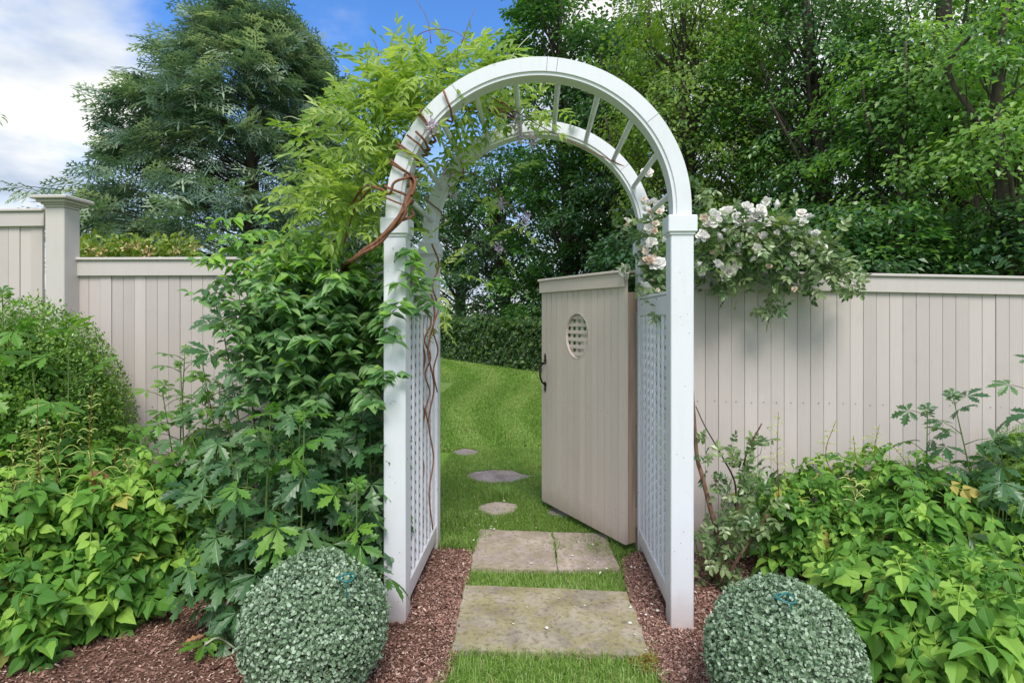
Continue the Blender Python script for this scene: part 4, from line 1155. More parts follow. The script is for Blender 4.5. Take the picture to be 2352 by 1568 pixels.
# ------------------------------------------------------------------ wisteria
def wisteria():
    rng = np.random.default_rng(61)
    base = G(820, 1225)
    t = thing('wisteria', base, 'yellow-green wisteria vine twining over the left side of the arch', 'climbing plant')
    cl = [(1000, 175, 105, 32, 2.95, .28, 66), (905, 215, 60, 42, 2.95, .25, 50), (1110, 150, 50, 20, 3.0, .2, 20), (855, 275, 45, 45, 2.95, .22, 40),
          (960, 235, 80, 38, 2.98, .2, 44), (800, 395, 68, 70, 2.95, .22, 60), (745, 470, 42, 40, 2.95, .18, 24), (840, 480, 55, 55, 2.9, .15, 36), (690, 530, 30, 22, 2.9, .1, 6), (900, 300, 60, 70, 3.0, .2, 26), (880, 400, 50, 60, 3.0, .2, 18),
          (1060, 255, 75, 35, 3.2, .2, 22), (1180, 255, 70, 25, 3.25, .15, 10), (1270, 250, 40, 25, 3.3, .1, 4), (1020, 330, 35, 30, 3.3, .2, 7), (1120, 225, 80, 20, 3.15, .15, 8),
          (1120, 420, 60, 25, 3.6, .1, 4), (1150, 500, 50, 20, 3.6, .1, 4), (1090, 575, 50, 15, 3.5, .08, 4), (965, 560, 25, 60, 3.3, .15, 7), (1010, 650, 25, 30, 3.1, .1, 5), (1000, 740, 20, 40, 3.2, .1, 4), (990, 870, 15, 20, 3.3, .05, 1)]
    pos, xd, nd, ss = [], [], [], []
    for px, py, rx, ry, d, rd, n in cl:
        d += .10 if 860 < px < 1150 and py < 420 else 0; rd *= .8
        c = W(px, py, d)
        for i in range(int(n * (1.75 if px < 1130 and py < 300 else 1.3 if px < 1130 and py < 530 else .9))):
            q = rng.normal(size=3) * .62
            p = W(px + rx * q[0], py + ry * q[1], d + rd * q[2])
            out = p - c; out /= np.linalg.norm(out) + 1e-6
            a = out * .9 + .7 * rnd_unit(rng, 1)[0] + np.array([-.2 if px < 950 else .1, -.05, .32])
            pos.append(p); xd.append(a); nd.append(np.array([0, -.55, .85]) + .4 * rng.normal(size=3)); ss.append(.16 + .075 * rng.random())
    M = frames(np.array(pos), np.array(xd), np.array(nd), np.array(ss))
    scatter(t, WIS, M, 'wisteria_leaf', rng, 'leaf', 300)
    def strand(pts, r, nm='stem', mat='vine_bark', k=7, sides=7):
        P = catmull(np.array(pts), k)
        return part(nm, *tube(P, r, sides), mat, t, smooth=True)
    # rope of brown stems rising to the arch
    for i in range(5):
        j = lambda s=.012: s * rng.normal(size=3)
        off = np.array([.010 * math.cos(i * 1.3), .008 * math.sin(i * 1.3), .012 * math.sin(i * 1.3 + 1)])
        P = [base + j(.04) * np.array([1, 1, 0]), W(800, 900, 3.42) + j(.02), W(790, 640, 3.2) + j(), W(815, 594, 2.70) + off + j(.006), W(872, 553, 2.625) + off * .9 + j(.004), W(915, 505, 2.60) + off + j(.006), W(938, 462, 2.60) + j(.008), W(944, 420, 2.635) + j(.008), W(925, 402, 2.80) + j(.02), W(900, 380, 2.88)]
        strand(P, [.009, .009, .0075, .006], 'stem')
    strand([W(800, 480, 2.85), W(835, 432, 2.75), W(870, 432, 2.66), W(895, 445, 2.62), W(905, 420, 2.60), W(935, 408, 2.62), W(960, 407, 2.8)], [.007, .006])
    strand([W(790, 560, 2.85), W(815, 480, 2.8), W(850, 434, 2.72), W(872, 434, 2.64)], .006)
    strand([W(915, 508, 2.6), W(940, 500, 2.62), W(950, 492, 2.68), W(945, 484, 2.76)], .007)
    # coils round the arch
    def coil(t0, t1, turns, r0, rad=.068, ph=0.0, y0=YF + .053, drift=.0):
        n = int(abs(turns) * 16) + 8; P = []
        for k in range(n + 1):
            f = k / n; th = R(t0 + (t1 - t0) * f); p = ph + 2 * math.pi * turns * f
            rc = .680; rr = rad + .008 * math.sin(5 * p)
            P.append((XC + (rc + rr * math.cos(p)) * math.cos(th), y0 + rr * math.sin(p) * 1.02, ZC + (rc + rr * math.cos(p)) * math.sin(th)))
        P = np.array(P)
        return part('stem', *tube(P, r0, 7), 'vine_bark', t, smooth=True)
    coil(176, 158, 2.0, .0062, .070, 2.0)
    coil(160, 147, 1.6, .0058, .070, 1.0); coil(158, 150, 1.4, .005, .071, 2.6)
    coil(150, 128, 1.8, .0055, .070, .2); coil(147, 136, 1.2, .005, .071, 1.2)
    coil(178, 160, 1.3, .0042, .074, 4)
    coil(172, 150, 1.5, .005, .070, 1.0, YR + .053); coil(150, 120, 1.5, .0045, .07, 0, YR + .053)
    # bundle running under the arch crown
    for i in range(6):
        strand([W(960, 300, 3.0), W(1030 + 6 * rng.normal(), 248 + 8 * rng.normal(), 3.1), W(1090 + 8 * rng.normal(), 238 + 8 * rng.normal(), 3.2), W(1160 + 10 * rng.normal(), 250 + 12 * rng.normal(), 3.3), W(1190 + 10 * rng.normal(), 270 + 12 * rng.normal(), 3.4)], [.006, .004], 'stem')
    strand([W(1130, 225, 3.0), W(1190, 260, 3.2), W(1260, 300, 3.4), W(1330, 335, 3.5), W(1440, 385, 3.53)], .003)
    strand([W(1010, 400, 3.4), W(1090, 400, 3.6), W(1150, 450, 3.7), W(1190, 500, 3.7)], .003)
    # bare canes winding down the left lattice
    for x0, top, bot, sd in ((968, 760, 1200, 1), (990, 640, 1215, 2), (982, 700, 980, 3), (1000, 560, 900, 4)):
        r2 = np.random.default_rng(sd); P = []
        for k, y in enumerate(np.linspace(top, bot, 8)):
            P.append(W(x0 + (9 if k % 2 else -8) * (1 - .6 * k / 8), y, 3.18 + .05 * (k % 2)))
        strand(P, [.0055, .004], 'stem')
    # pale tendrils in the air
    for P in ([W(800, 228, 2.9), W(760, 250, 2.9), W(720, 272, 2.9), W(690, 275, 2.9), W(668, 268, 2.9), W(650, 272, 2.9)], [W(1160, 160, 3.0), W(1190, 110, 3.0), W(1225, 75, 3.05)]):
        strand(P, [.004, .003, .002], 'tendril', 'pale_shoot')
    for P in ([W(990, 100, 2.9), W(985, 60, 2.9), W(975, 30, 2.9), W(950, -6, 2.9)], [W(950, 110, 2.9), W(962, 80, 2.9), W(1000, 68, 2.9), W(1040, 72, 2.9), W(1075, 92, 2.9)], [W(1060, 100, 2.9), W(1075, 60, 2.9), W(1090, 20, 2.9)], [W(870, 130, 2.9), W(862, 100, 2.9), W(855, 90, 2.9)]):
        strand(P, [.0025, .0012], 'tendril', 'vine_bark', sides=5)
    # fading lilac flower clusters
    fp = T([(0, 0, 0), (.5, .45, .2), (1, .2, .35), (1, -.2, .35), (.5, -.45, .2)], [(0, 2, 1), (0, 3, 2), (0, 4, 3)])
    for k, (px, py, d, s) in enumerate(((1186, 292, 3.3, .045), (1194, 318, 3.35, .04), (1222, 322, 3.4, .035), (1026, 400, 3.3, .05), (990, 290, 2.63, .035), (1042, 440, 3.5, .035), (1206, 502, 3.6, .045), (1148, 568, 3.5, .045), (1150, 470, 3.6, .035), (935, 410, 2.75, .03))):
        c = W(px, py, d); n = 60
        q = rng.normal(size=(n, 3)) * np.array([.5, .5, .8]) * s * .6
        M = frames(c + q, q + .4 * s * rnd_unit(rng, n), rnd_unit(rng, n) + np.array([0, 0, .5]), .010 + .007 * rng.random(n))
        V, Fs, U, TT = merged([fp], M, np.zeros(n, int), rng.random(n))
        part('flower_cluster', V, Fs, 'lilac_petal', t, tint=TT)
    c = W(1010, 920, 3.5)
wisteria()

# ------------------------------------------------------------------ climbing rose
def rose():
    rng = np.random.default_rng(71)
    base = G(1655, 1330)
    t = thing('climbing_rose', base, 'climbing rose with white and peach blooms spilling over the right fence', 'rose')
    def cane(P, r, mat='rose_cane', k=6):
        return part('cane', *tube(catmull(np.array(P), k), r, 7), mat, t, smooth=True)
    j = lambda s: s * rng.normal(size=3)
    cane([W(1655, 1345, 3.1), W(1650, 1240, 3.12), W(1630, 1160, 3.15), W(1612, 1090, 3.2), W(1600, 1040, 3.25), W(1590, 900, 3.3), W(1575, 740, 3.35), W(1560, 620, 3.35), W(1620, 540, 3.4), W(1700, 520, 3.45)], [.016, .013, .011, .007, .005])
    cane([W(1660, 1345, 3.1), W(1690, 1290, 3.05), W(1730, 1230, 3.05), W(1765, 1180, 3.0)], [.010, .005])
    cane([W(1655, 1340, 3.1), W(1680, 1250, 3.15), W(1700, 1130, 3.2), W(1715, 1040, 3.2), W(1750, 972, 3.2)], [.009, .004])
    cane([W(1680, 1230, 3.2), W(1690, 1120, 3.25), W(1660, 1050, 3.3), W(1620, 980, 3.35), W(1598, 932, 3.38)], [.006, .003], 'tree_bark')
    cane([W(1660, 1280, 3.1), W(1630, 1300, 3.05), W(1610, 1290, 3.0), W(1590, 1215, 3.0)], [.006, .002], 'green_stem')
    cane([W(1655, 1340, 3.1), W(1640, 1250, 3.2), W(1665, 1150, 3.2), W(1680, 1100, 3.2)], [.006, .003], 'green_stem')
    # thorns on the lower canes
    m = MB()
    for i in range(120):
        f = rng.random(); p = W(1660 + 60 * f + 8 * rng.normal(), 1335 - 110 * f + 16 * rng.normal(), 3.08)
        e = rnd_unit(rng, 1)[0] * .012
        m.add([p, p + np.array([.003, 0, .002]), p + np.array([0, 0, .005]), p + e], [(0, 1, 3), (1, 2, 3), (2, 0, 3)])
    V, Fs = m.arr(); part('thorns', V, Fs, 'pale_shoot', t, kind='stuff')
    # leafy sprays
    cl = [(1690, 560, 75, 50, 3.40, .10, 130), (1790, 560, 70, 50, 3.38, .10, 130), (1870, 590, 55, 45, 3.36, .09, 75), (1640, 570, 45, 60, 3.45, .12, 70), (1740, 510, 80, 30, 3.42, .1, 60), (1920, 620, 40, 35, 3.36, .06, 28), (1760, 700, 22, 16, 3.4, .05, 14), (1690, 650, 60, 25, 3.42, .07, 36), (1820, 660, 50, 25, 3.4, .06, 26),
          (1500, 560, 28, 80, 3.42, .12, 70), (1505, 640, 26, 40, 3.35, .1, 36), (1440, 510, 14, 30, 3.6, .05, 8), (1530, 720, 14, 10, 3.0, .03, 6), (1610, 460, 28, 30, 3.5, .08, 16), (1960, 655, 22, 16, 3.36, .04, 10),
          (1700, 1130, 50, 60, 3.15, .10, 46), (1720, 1060, 30, 45, 3.18, .06, 26), (1660, 1230, 50, 45, 3.1, .1, 40), (1640, 1330, 50, 45, 3.1, .1, 40), (1600, 1220, 20, 25, 3.0, .04, 8), (1760, 1180, 30, 35, 3.05, .06, 18), (1625, 1060, 25, 40, 3.25, .05, 12)]
    pos, xd, nd, ss = [], [], [], []; tw = MB()
    for px, py, rx, ry, d, rd, n in cl:
        c = W(px, py, d)
        for i in range(n):
            q = rng.normal(size=3) * .62; p = W(px + rx * q[0], py + ry * q[1], d + rd * q[2])
            pos.append(p); xd.append((p - c) / np.linalg.norm(p - c) * .6 + .8 * rnd_unit(rng, 1)[0] + np.array([0, -.1, -.1]))
            nd.append(np.array([0, -.5, .8]) + .55 * rng.normal(size=3)); ss.append(.085 + .04 * rng.random())
            if i % 4 == 0: tw.add(*tube([c, c * .5 + p * .5 + .02 * rng.normal(size=3), p], [.0025, .0012], 4))
    M = frames(np.array(pos), np.array(xd), np.array(nd), np.array(ss))
    scatter(t, ROS, M, 'rose_leaf', rng, 'leaf', 300)
    V, Fs = tw.arr(); part('twigs', V, Fs, 'green_stem', t, kind='stuff', smooth=True)
    # long arching shoots at the right
    for P in ([W(1850, 600, 3.36), W(1910, 590, 3.34), W(1980, 600, 3.34)], [W(1880, 610, 3.36), W(1930, 630, 3.34), W(1985, 660, 3.34)], [W(1780, 560, 3.36), W(1770, 500, 3.36), W(1748, 462, 3.36)], [W(1840, 560, 3.36), W(1845, 520, 3.36), W(1842, 490, 3.36)], [W(1790, 640, 3.38), W(1775, 690, 3.38), W(1745, 722, 3.38)]):
        cane(P, [.003, .0015], 'green_stem')
    fl = [(1670, 492, 22, 0), (1693, 505, 18, 0), (1640, 502, 20, 0), (1628, 520, 14, 0), (1745, 485, 17, 0), (1733, 502, 19, 0), (1712, 512, 20, 0), (1754, 516, 17, 0), (1716, 478, 15, 0), (1758, 462, 12, 0), (1780, 470, 12, 0), (1688, 535, 14, 1), (1720, 535, 11, 1), (1737, 540, 10, 1), (1612, 545, 14, 0), (1617, 500, 14, 1), (1840, 492, 13, 0), (1846, 512, 13, 0), (1668, 555, 13, 0), (1655, 570, 13, 1), (1690, 580, 15, 0), (1700, 568, 12, 0), (1648, 610, 16, 0), (1672, 620, 20, 0), (1664, 640, 12, 0), (1735, 598, 13, 0), (1874, 560, 11, 0), (1892, 568, 9, 0), (1825, 665, 11, 1), (1765, 612, 10, 1),
          (1488, 398, 14, 0), (1480, 395, 10, 0), (1486, 470, 14, 0), (1492, 487, 12, 1), (1502, 465, 11, 0), (1515, 480, 12, 0), (1505, 515, 13, 1), (1490, 525, 12, 0), (1522, 545, 16, 0), (1497, 560, 15, 0), (1513, 610, 20, 0), (1490, 600, 19, 1), (1478, 608, 14, 0), (1432, 620, 15, 0), (1434, 632, 11, 0), (1482, 580, 12, 1), (1500, 590, 10, 1), (1480, 660, 15, 0), (1497, 645, 10, 1), (1440, 520, 13, 1), (1440, 508, 9, 0), (1510, 667, 8, 1)]
    fl += [(1600 + 300 * rng.random() ** 1.2, 500 + 130 * rng.random(), 7 + 6 * rng.random(), int(rng.random() < .12)) for _ in range(40)] + [(1475 + 50 * rng.random(), 450 + 220 * rng.random(), 7 + 6 * rng.random(), int(rng.random() < .4)) for _ in range(12)]
    for k, (px, py, r, w) in enumerate(fl):
        d = (3.30 if px > 1600 else 3.24) + .05 * rng.random()
        if px < 1530 and py < 480: d = 3.42
        if px < 1450: d = 3.5
        c = W(px, py, d); s = r / F * d * 1.25
        nd_ = np.array([[.3 * rng.normal(), -.8 + .3 * rng.normal(), .55 + .3 * rng.normal()]])
        M = frames(c[None], rnd_unit(rng, 1), nd_, np.array([s * (1.1 if w else 1.5)]))
        m = M[0]; m[:3, 3] -= org(t)
        o = link('flower', FLO[k % 3].mesh('flower', 'wilted_petal' if w else 'rose_petal'), t); o.matrix_basis = Matrix(m.tolist())
        if w: o['label'] = 'faded peach rose bloom'
rose()

def honeysuckle():
    rng = np.random.default_rng(81)
    base = W(320, 0, 4.25); base[2] = 0
    t = thing('honeysuckle', base, 'orange flowered honeysuckle showing above the left fence', 'shrub')
    n = 1500
    px = 185 + 270 * rng.random(n); hgt = 565 - 12 * np.abs(np.sin(px / 37)) + 8 * rng.normal(size=n)
    py = hgt + 140 * rng.random(n) ** 1.5
    pos = np.array([W(a, b, 4.2 + .5 * c) for a, b, c in zip(px, py, rng.random(n))])
    M = frames(pos, rnd_unit(rng, n) + np.array([0, 0, .2]), rnd_unit(rng, n) + np.array([0, -.3, .9]), .045 + .03 * rng.random(n))
    scatter(t, DIA, M, 'honeysuckle_leaf', rng, 'leaf', 120)
    tw = MB()
    for a, b in ((420, 515), (405, 540), (300, 540), (230, 552), (345, 548)):
        e = W(a, b, 4.3); tw.add(*tube(catmull([base + np.array([0, 0, .1]), base * .3 + e * .7, e], 5), [.006, .002], 5))
    V, Fs = tw.arr(); part('stems', V, Fs, 'grey_twig', t, kind='stuff')
    fp = T([(0, 0, 0), (.5, .3, .2), (1, .25, .35), (1, -.25, .35), (.5, -.3, .2)], [(0, 2, 1), (0, 3, 2), (0, 4, 3)])
    for i in range(10):
        a = 190 + 260 * rng.random(); c = W(a, 577 - 10 * abs(math.sin(a / 37)) + 9 * rng.normal(), 4.15); k = 22
        q = rng.normal(size=(k, 3)) * .013
        M = frames(c + q, q + .01 * rnd_unit(rng, k), rnd_unit(rng, k), .015 + .008 * rng.random(k))
        V, Fs, U, TT = merged([fp], M, np.zeros(k, int), rng.random(k)); part('flower_cluster', V, Fs, 'honeysuckle_bloom', t, tint=TT)
honeysuckle()

# ------------------------------------------------------------------ ground litter
def litter():
    rng = np.random.default_rng(91)
    c = G(470, 1520); c[2] = .075
    t = thing('cut_leaf', (c[0], c[1], 0), 'single pale green cut monkshood leaf lying on the left mulch', 'leaf')
    M = frames(np.array([c, c + [.01, .01, .004]]), np.array([[-.3, -.8, .35], [.5, .9, .3]]), np.array([[0, -.5, .9], [0, -.3, 1.]]), np.array([.17, .13]))
    for i in range(2):
        m = M[i]; m[:3, 3] -= org(t); o = link('leaf_blade', LOB[i].mesh('leaf_blade', 'monkshood_fresh'), t); o.matrix_basis = Matrix(m.tolist())
    part('leaf_stalk', *tube(catmull([c + [.0, .0, .0], c + [.05, .02, .02], c + [.12, .03, -.03]], 5), [.005, .004], 6), 'pale_shoot', t, smooth=True)
    oak = [(0, 0), (.12, .07), (.2, .05), (.3, .2), (.38, .08), (.52, .26), (.6, .09), (.76, .2), (.8, .07), (1, .0)]
    V = []; 
    for x, y in oak: V.append((x, y, .15 * y + .06 * math.sin(5 * x)))
    for x, y in oak[1:-1]: V.append((x, -y, .25 * y + .06 * math.sin(5 * x)))
    n = len(oak); mid = [(x, 0, .05 * math.sin(5 * x)) for x, _ in oak[1:-1]]; V += mid; Fs = []
    up = list(range(n)); dn = [0] + list(range(n, 2 * n - 2)) + [n - 1]; mi = [0] + list(range(2 * n - 2, 3 * n - 4)) + [n - 1]
    for i in range(n - 1):
        for e, fl in ((up, 1), (dn, -1)):
            q = []
            for v in (mi[i], mi[i + 1], e[i + 1], e[i]):
                if v not in q: q.append(v)
            if len(q) > 2: Fs.append(q if fl > 0 else q[::-1])
    c = G(418, 1516)
    m = np.array(Matrix.Translation((c[0], c[1], .062)) @ Matrix.Rotation(R(50), 4, 'Z') @ Matrix.Rotation(R(-12), 4, 'Y') @ Matrix.Scale(.10, 4))
    Vw = (np.c_[np.array(V), np.ones(len(V))] @ m.T)[:, :3]
    solo('oak_leaf', Vw, Fs, 'dead_leaf', (c[0], c[1], 0), 'dry brown oak leaf on the mulch beside the cut green leaf', 'leaf')
litter()

# ------------------------------------------------------------------ trees behind
def conifer():
    rng = np.random.default_rng(101)
    d0 = 10.0
    base = W(572, HY, d0); base[2] = 0
    t = thing('hemlock_tree', base, 'large dark feathery hemlock behind the left fence', 'tree')
    H = 6.75
    part('trunk', *tube(catmull([base, base + [.05, 0, H * .5], base + [0, .05, H]], 8), [.22, .13, .02], 10), 'tree_bark', t, smooth=True)
    # a frond: flat spray with drooping side twigs
    def frond(seed):
        r2 = np.random.default_rng(seed); V = []; Fs = []
        def blade(p, q, w):
            n = len(V); dv = np.array(q) - p; sd = np.cross(dv, [0, 0, 1]); sd = sd / (np.linalg.norm(sd) + 1e-9) * w
            V.extend([p - sd * .3, p * .55 + np.array(q) * .45 + sd, q, p * .55 + np.array(q) * .45 - sd]); Fs.extend([(n, n + 1, n + 2), (n, n + 2, n + 3)])
        zz = lambda x: .10 * x - .42 * x ** 2.4
        for i in range(4):
            x = i / 4; blade(np.array([x, 0, zz(x)]), np.array([x + .3, 0, zz(min(1.05, x + .3))]), .03)
        for i in range(9):
            x = .05 + .84 * i / 9; s = 1 if i % 2 else -1
            l = .46 * math.sin(math.pi * (.2 + .76 * x)) + .06
            p = np.array([x, 0, zz(x)]); e = np.array([.66, s * .74, -.12 - .35 * r2.random()])
            blade(p, p + e * l, .028)
            for k in range(2):
                f = .32 + .32 * k; pp = p + e * l * f
                for s2 in (1, -1):
                    e2 = np.array([.62 - .3 * s2 * s, s * .28 + s2 * .66, -.25]); blade(pp, pp + e2 * l * .46 * (1.15 - f), .024)
        return T(V, Fs)
    fr = [frond(i) for i in range(3)]
    zs_, ls_ = [0, .5, 1.5, 3.0, 4.3, 5.2, 5.9, 6.5, 6.85], [2.3, 2.6, 2.7, 2.6, 2.3, 1.75, 1.15, .58, .06]
    pos, xd, nd, ss, tn = [], [], [], [], []
    br = MB()
    for i in range(560):
        z = H * (.03 + .965 * rng.random() ** .9)
        az = rng.random() * 2 * np.pi
        L = np.interp(z, zs_, ls_) * (.72 + .50 * value_noise(np.array(az * 2.2 + 3), np.array(z * 1.3), 7)) * (1 - .55 * rng.random() ** 2.2)
        spike = rng.random() < .24
        if spike: L *= 1.10 + .20 * rng.random()
        e = np.array([math.cos(az), math.sin(az), 0])
        rise = .10 + .22 * rng.random() + .55 * max(0, (z - 4.6) / 2.6)
        tip = base + e * L + [0, 0, z]
        b0 = base + np.array([0, 0, max(.2, z - rise * L)])
        P = catmull([b0, b0 * .45 + tip * .55 + [0, 0, .10 * L], tip - e * .14 * L + [0, 0, .05], tip - [0, 0, .06]], 5)
        if i % 2: br.add(*tube(P[::4], [.016, .004], 4))
        sd = np.array([-e[1], e[0], 0])
        m_ = 8 if spike else 15
        for k in range(m_):
            f = rng.random() ** .7; q = P[int((.55 + .45 * f) * (len(P) - 1))]
            o_ = sd * rng.normal() * .22 * (1.25 - f) + .07 * rng.normal(size=3) - np.array([0, 0, .05 + .1 * rng.random()]) * (1 - f)
            side = np.sign(o_ @ sd)
            pos.append(q + o_); xd.append(e * (.55 + .5 * f) + sd * side * (.85 - .6 * f) * rng.random() + np.array([0, 0, .15 * rng.normal() + .35 * max(0, (z - 5) / 2)]) + .22 * rng.normal(size=3))
            nd.append(np.array([0, 0, .9]) + e * .35 + .42 * rng.normal(size=3)); ss.append(.30 + .20 * rng.random()); tn.append(.55 * rng.random() + .40 * f * rng.random())
    M = frames(np.array(pos), np.array(xd), np.array(nd), np.array(ss) * 1.1)
    V, Fs = br.arr(); part('branches', V, Fs, 'tree_bark', t, kind='stuff')
    scatter(t, fr, M, 'hemlock_needle', rng, 'needles', 0, 'crown', tint=np.array(tn))
conifer()

def tree(px, d, H, rad, zlo, ncl, nl, leaf, mat, label, seed, trunk=.16, lean=(0, 0), temps=None, zhi=None, droop=.25, flat=.34, cs=.42, name='broadleaf_tree', ztop_r=.55, vines=0):
    rng = np.random.default_rng(seed)
    base = W(px, HY, d); base[2] = 0
    t = thing(name, base, label, 'tree', 'woodland trees behind the garden')
    top = base + np.array([lean[0], lean[1], H * .93])
    tp = catmull([base - [0, 0, .1], base + np.array([lean[0] * .25 + .12 * rng.normal(), lean[1] * .25, H * .3]), base + np.array([lean[0] * .6 + .15 * rng.normal(), lean[1] * .6, H * .62]), top], 8)
    part('trunk', *tube(tp, [trunk * 1.15, trunk, trunk * .75, trunk * .2], 12), 'tree_bark', t, smooth=True)
    zhi = zhi or H
    # clumps: flat pads of leaves spread through the crown, most of them near its outside
    a = rng.random(ncl) * 2 * np.pi; z = zlo + (zhi - zlo) * rng.random(ncl)
    fz = (z - zlo) / (zhi - zlo)
    rmax = rad * np.where(fz < .5, .82 + .36 * fz, 1 - (1 - ztop_r) * ((fz - .5) / .5) ** 2) 
    rr = rmax * np.sqrt(.12 + .88 * rng.random(ncl)) * (.8 + .35 * value_noise(a * 1.3 + seed, z * 1.1, seed))
    ti = np.clip((z / (H * .93) * (len(tp) - 1)).astype(int), 0, len(tp) - 1)
    C = np.c_[tp[ti, 0] + rr * np.cos(a), tp[ti, 1] + rr * np.sin(a), z]
    br = MB()
    for i in range(ncl):
        if i % 2: continue
        s = tp[max(0, ti[i] - 3 - int(3 * rng.random()))]
        br.add(*tube(catmull([s, s * .5 + C[i] * .5 + .15 * rng.normal(size=3), C[i]], 3), [.035 * trunk / .16, .006], 4))
    for k in range(5):
        i = rng.integers(0, ncl); s = tp[max(2, ti[i] - 5)]
        br.add(*tube(catmull([s, s * .5 + C[i] * .5 + .25 * rng.normal(size=3), C[i]], 5), [trunk * .45, .02], 7))
    V, Fs = br.arr(); part('limbs', V, Fs, 'tree_bark', t, kind='stuff', smooth=True)
    n = ncl * nl; ci = np.repeat(np.arange(ncl), nl)
    # every clump is a flat spray: leaves along a drooping axis that points away from the trunk
    outw = np.c_[np.cos(a), np.sin(a), 0 * a]
    ax = outw + .55 * rnd_unit(rng, ncl); ax[:, 2] = -droop * (.4 + rng.random(ncl)) + .12; ax /= np.linalg.norm(ax, axis=1)[:, None]
    sn = np.array([0, 0, 1.]) + .35 * outw + .35 * rnd_unit(rng, ncl)
    sd = np.cross(sn, ax); sd /= np.linalg.norm(sd, axis=1)[:, None]; sn = np.cross(ax, sd)
    sz = cs * 1.25 * (.6 + .8 * rng.random(ncl))
    u = rng.random(n) ** .8 * 2 - 1; w = rng.normal(size=n) * .42 * (1.15 - .55 * np.abs(u)); v = rng.normal(size=n) * .16 * flat / .34
    S = sz[ci][:, None]
    pos = C[ci] + S * (ax[ci] * u[:, None] + sd[ci] * w[:, None] + sn[ci] * (v - .22 * w * w - .18 * np.maximum(u, 0) ** 2)[:, None])
    pos[:, 2] = np.maximum(pos[:, 2], .15)
    xd = ax[ci] * .8 + sd[ci] * np.sign(w)[:, None] * .6 + .55 * rnd_unit(rng, n) + np.array([0, 0, -.2])
    nd = sn[ci] + .42 * rnd_unit(rng, n)
    M = frames(pos, xd, nd, leaf * (.65 + .65 * rng.random(n)))
    tt = np.clip(.5 * rng.random(n) + .45 * rng.random(ncl)[ci], 0, .99)
    scatter(t, temps or DIA, M, mat, rng, 'leaf', 0, 'crown', tint=tt)
    if vines:
        vb = MB()
        for k in range(vines):
            i = rng.integers(0, ncl); p = C[i]; l = .5 + 1.2 * rng.random()
            vb.add(*tube(catmull([p, p + np.r_[.2 * rng.normal(size=2), -l * .5], p + np.r_[.25 * rng.normal(size=2), -l]], 4), [.010, .005], 4))
        V, Fs = vb.arr(); part('hanging_vines', V, Fs, 'grey_twig', t, kind='stuff')
    return t
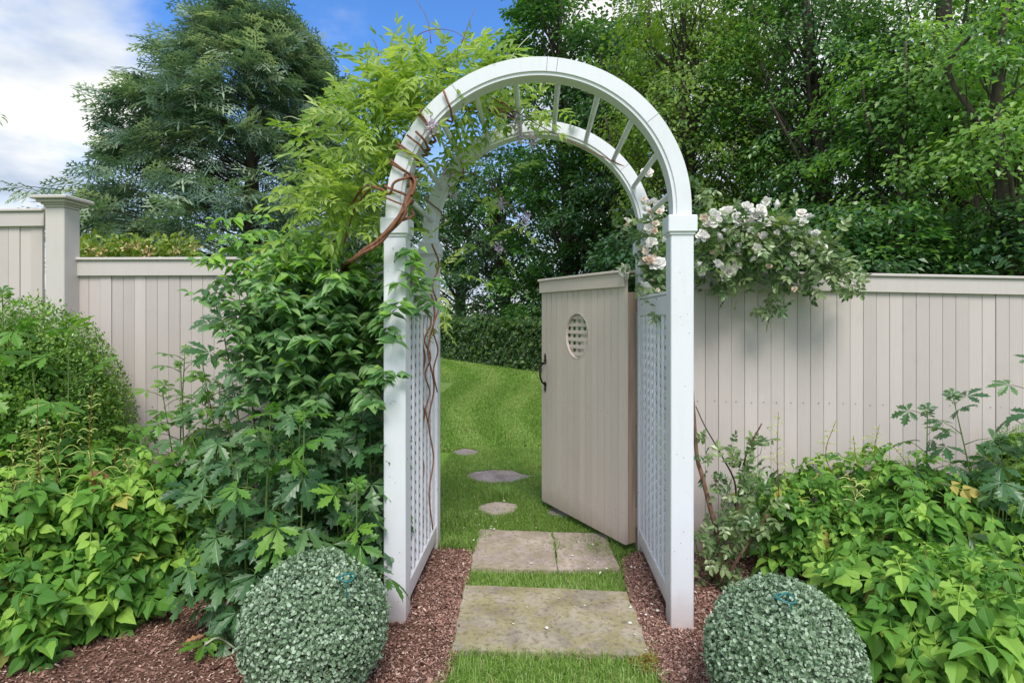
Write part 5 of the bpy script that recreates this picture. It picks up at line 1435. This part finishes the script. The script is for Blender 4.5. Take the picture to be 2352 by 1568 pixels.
def woods():
    tree(1290, 19, 14, 2.5, 1.2, 300, 85, .17, 'maple_leaf', 'tall dark tree whose edge meets the blue sky above the arch', 201, .2, zhi=13.2, cs=.55)
    tree(1150, 24, 8.5, 3.0, .8, 200, 80, .17, 'blue_tree_leaf', 'dark bluish tree seen through the left half of the arch', 202, .22, droop=.4, cs=.6)
    tree(1060, 27, 8.0, 2.6, 2.4, 110, 70, .17, 'blue_tree_leaf', 'tree with bare dark trunk beyond the ivy hedge at the left post', 212, .24, cs=.6)
    tree(1420, 17, 10, 2.2, 1.2, 230, 80, .14, 'blue_tree_leaf', 'dark tree filling the arch above the open gate', 203, .18, droop=.4, cs=.5)
    tree(1570, 13, 10, 1.9, 2.6, 250, 85, .10, 'lime_tree_leaf', 'yellow-green vine-hung tree just right of the arch', 204, .14, vines=42, droop=.8, flat=.6, zhi=9.3, temps=DIA, cs=.40)
    tree(1712, 13.5, 11, 1.5, 3.6, 95, 80, .10, 'maple_leaf', 'slim tree with thin upright trunk above the white roses', 205, .12, zhi=9.6)
    tree(1905, 11.5, 10.5, 2.0, 2.7, 205, 110, .095, 'maple_leaf', 'mid green tree rising behind the right end of the roses', 206, .15, lean=(-.6, 0), zhi=8.4, droop=.5, cs=.46)
    tree(2235, 10, 10, 1.9, 2.4, 185, 110, .095, 'maple_leaf', 'thick trunked tree near the right edge behind the fence', 207, .20, lean=(-.2, .3), zhi=7.6, droop=.5, cs=.46)
    tree(2330, 7.6, 7, 1.05, 2.2, 62, 85, .092, 'bright_tree_leaf', 'bright young tree with light leaf sprays at the right edge', 208, .09, droop=.6, zhi=5.4)
    tree(2080, 9.2, 6.4, 1.3, 2.5, 62, 90, .092, 'bright_tree_leaf', 'pale leaved sapling left of the thick trunk', 209, .08, droop=.6, zhi=6.0)
    tree(2620, 9.5, 9, 1.9, 1.4, 100, 70, .12, 'maple_leaf', 'tree mostly beyond the right side of the photo', 210, .2, zhi=8)
    tree(1480, 25, 15, 3.0, 1.2, 210, 80, .19, 'maple_leaf', 'far tree behind the vine-hung tree', 213, .22, cs=.65)
    tree(1800, 22, 14, 3.2, 1.2, 225, 80, .18, 'maple_leaf', 'far woodland tree glimpsed left of the right fence middle', 214, .22, cs=.65)
    tree(2080, 20, 13, 3.0, 1.0, 225, 80, .17, 'blue_tree_leaf', 'far dark woodland tree behind the pale sapling', 215, .22, cs=.65)
    tree(2400, 18, 12, 3.0, .8, 220, 80, .17, 'blue_tree_leaf', 'far dark woodland tree behind the right edge trees', 216, .22, cs=.65)
    tree(-345, 9, 7, 1.42, 2.0, 60, 50, .11, 'maple_leaf', 'tree beyond the left side of the photo with leaf tips reaching in', 217, .15)
    for k, (px, d, H, r, m, lab) in enumerate(((1640, 8.6, 3.0, 1.0, 'maple_leaf', 'dark understorey shrub behind the left part of the roses'), (1850, 8.2, 3.1, 1.1, 'blue_tree_leaf', 'dark understorey shrub behind the right end of the roses'), (2060, 8.0, 3.0, 1.1, 'maple_leaf', 'dark understorey shrub behind the middle of the right fence'), (2290, 7.6, 2.9, 1.1, 'blue_tree_leaf', 'dark understorey shrub behind the right edge of the fence'), (1480, 9.6, 2.9, .8, 'blue_tree_leaf', 'dark understorey shrub behind the gate hinge'))):
        tree(px, d, H, r, .3, 110, 75, .10, m, lab, 230 + k, .05, name='understorey_shrub', cs=.3)
woods()
def hedge():
    rng = np.random.default_rng(111)
    A, B = G(905, 806), G(1330, 866)
    A[2] = B[2] = 0
    L = np.linalg.norm(B - A); u = (B - A) / L; nrm = np.array([u[1], -u[0], 0])
    if nrm[1] > 0: nrm = -nrm
    base = (A + B) / 2
    t = thing('ivy_hedge', base, 'low ivy covered wall at the far end of the lawn', 'hedge')
    h0 = 1.36; back = -nrm
    P = []
    for s, o_, z in ((0, 0, 0), (L, 0, 0), (L, .3, 0), (0, .3, 0), (0, 0, h0), (L, 0, h0 - .05), (L, .3, h0 - .05), (0, .3, h0)): P.append(A + u * s + back * (o_ + .12) + np.array([0, 0, z]))
    part('wall', P, [(0, 3, 2, 1), (4, 5, 6, 7), (0, 1, 5, 4), (1, 2, 6, 5), (2, 3, 7, 6), (3, 0, 4, 7)], 'taupe_paint', t)
    n = 26000
    s = L * rng.random(n); z = h0 * 1.02 * rng.random(n) ** .9
    k = .16 * fbm(s * 1.1, z * 1.6, 4) + .10 * rng.random(n)
    over = rng.random(n) < .22
    z = np.where(over, h0 - .12 + (.10 + .35 * fbm(s * .9, s * 0, 8)) * rng.random(n), z); k = np.where(over, .2 * rng.random(n) - .25, k)
    gap = over & (value_noise(s * .8, s * 0 + 3, 2) > .72)
    pos = A + u * s[:, None] + nrm * k[:, None] + np.c_[0 * s, 0 * s, z]
    pos = pos[~gap]; n = len(pos)
    M = frames(pos, rnd_unit(rng, n) + np.array([0, 0, -.5]), nrm + .6 * rnd_unit(rng, n) + np.array([0, 0, .35]), .10 + .08 * rng.random(n))
    scatter(t, MAP, M, 'ivy_leaf', rng, 'leaf', 0, 'ivy')
hedge()
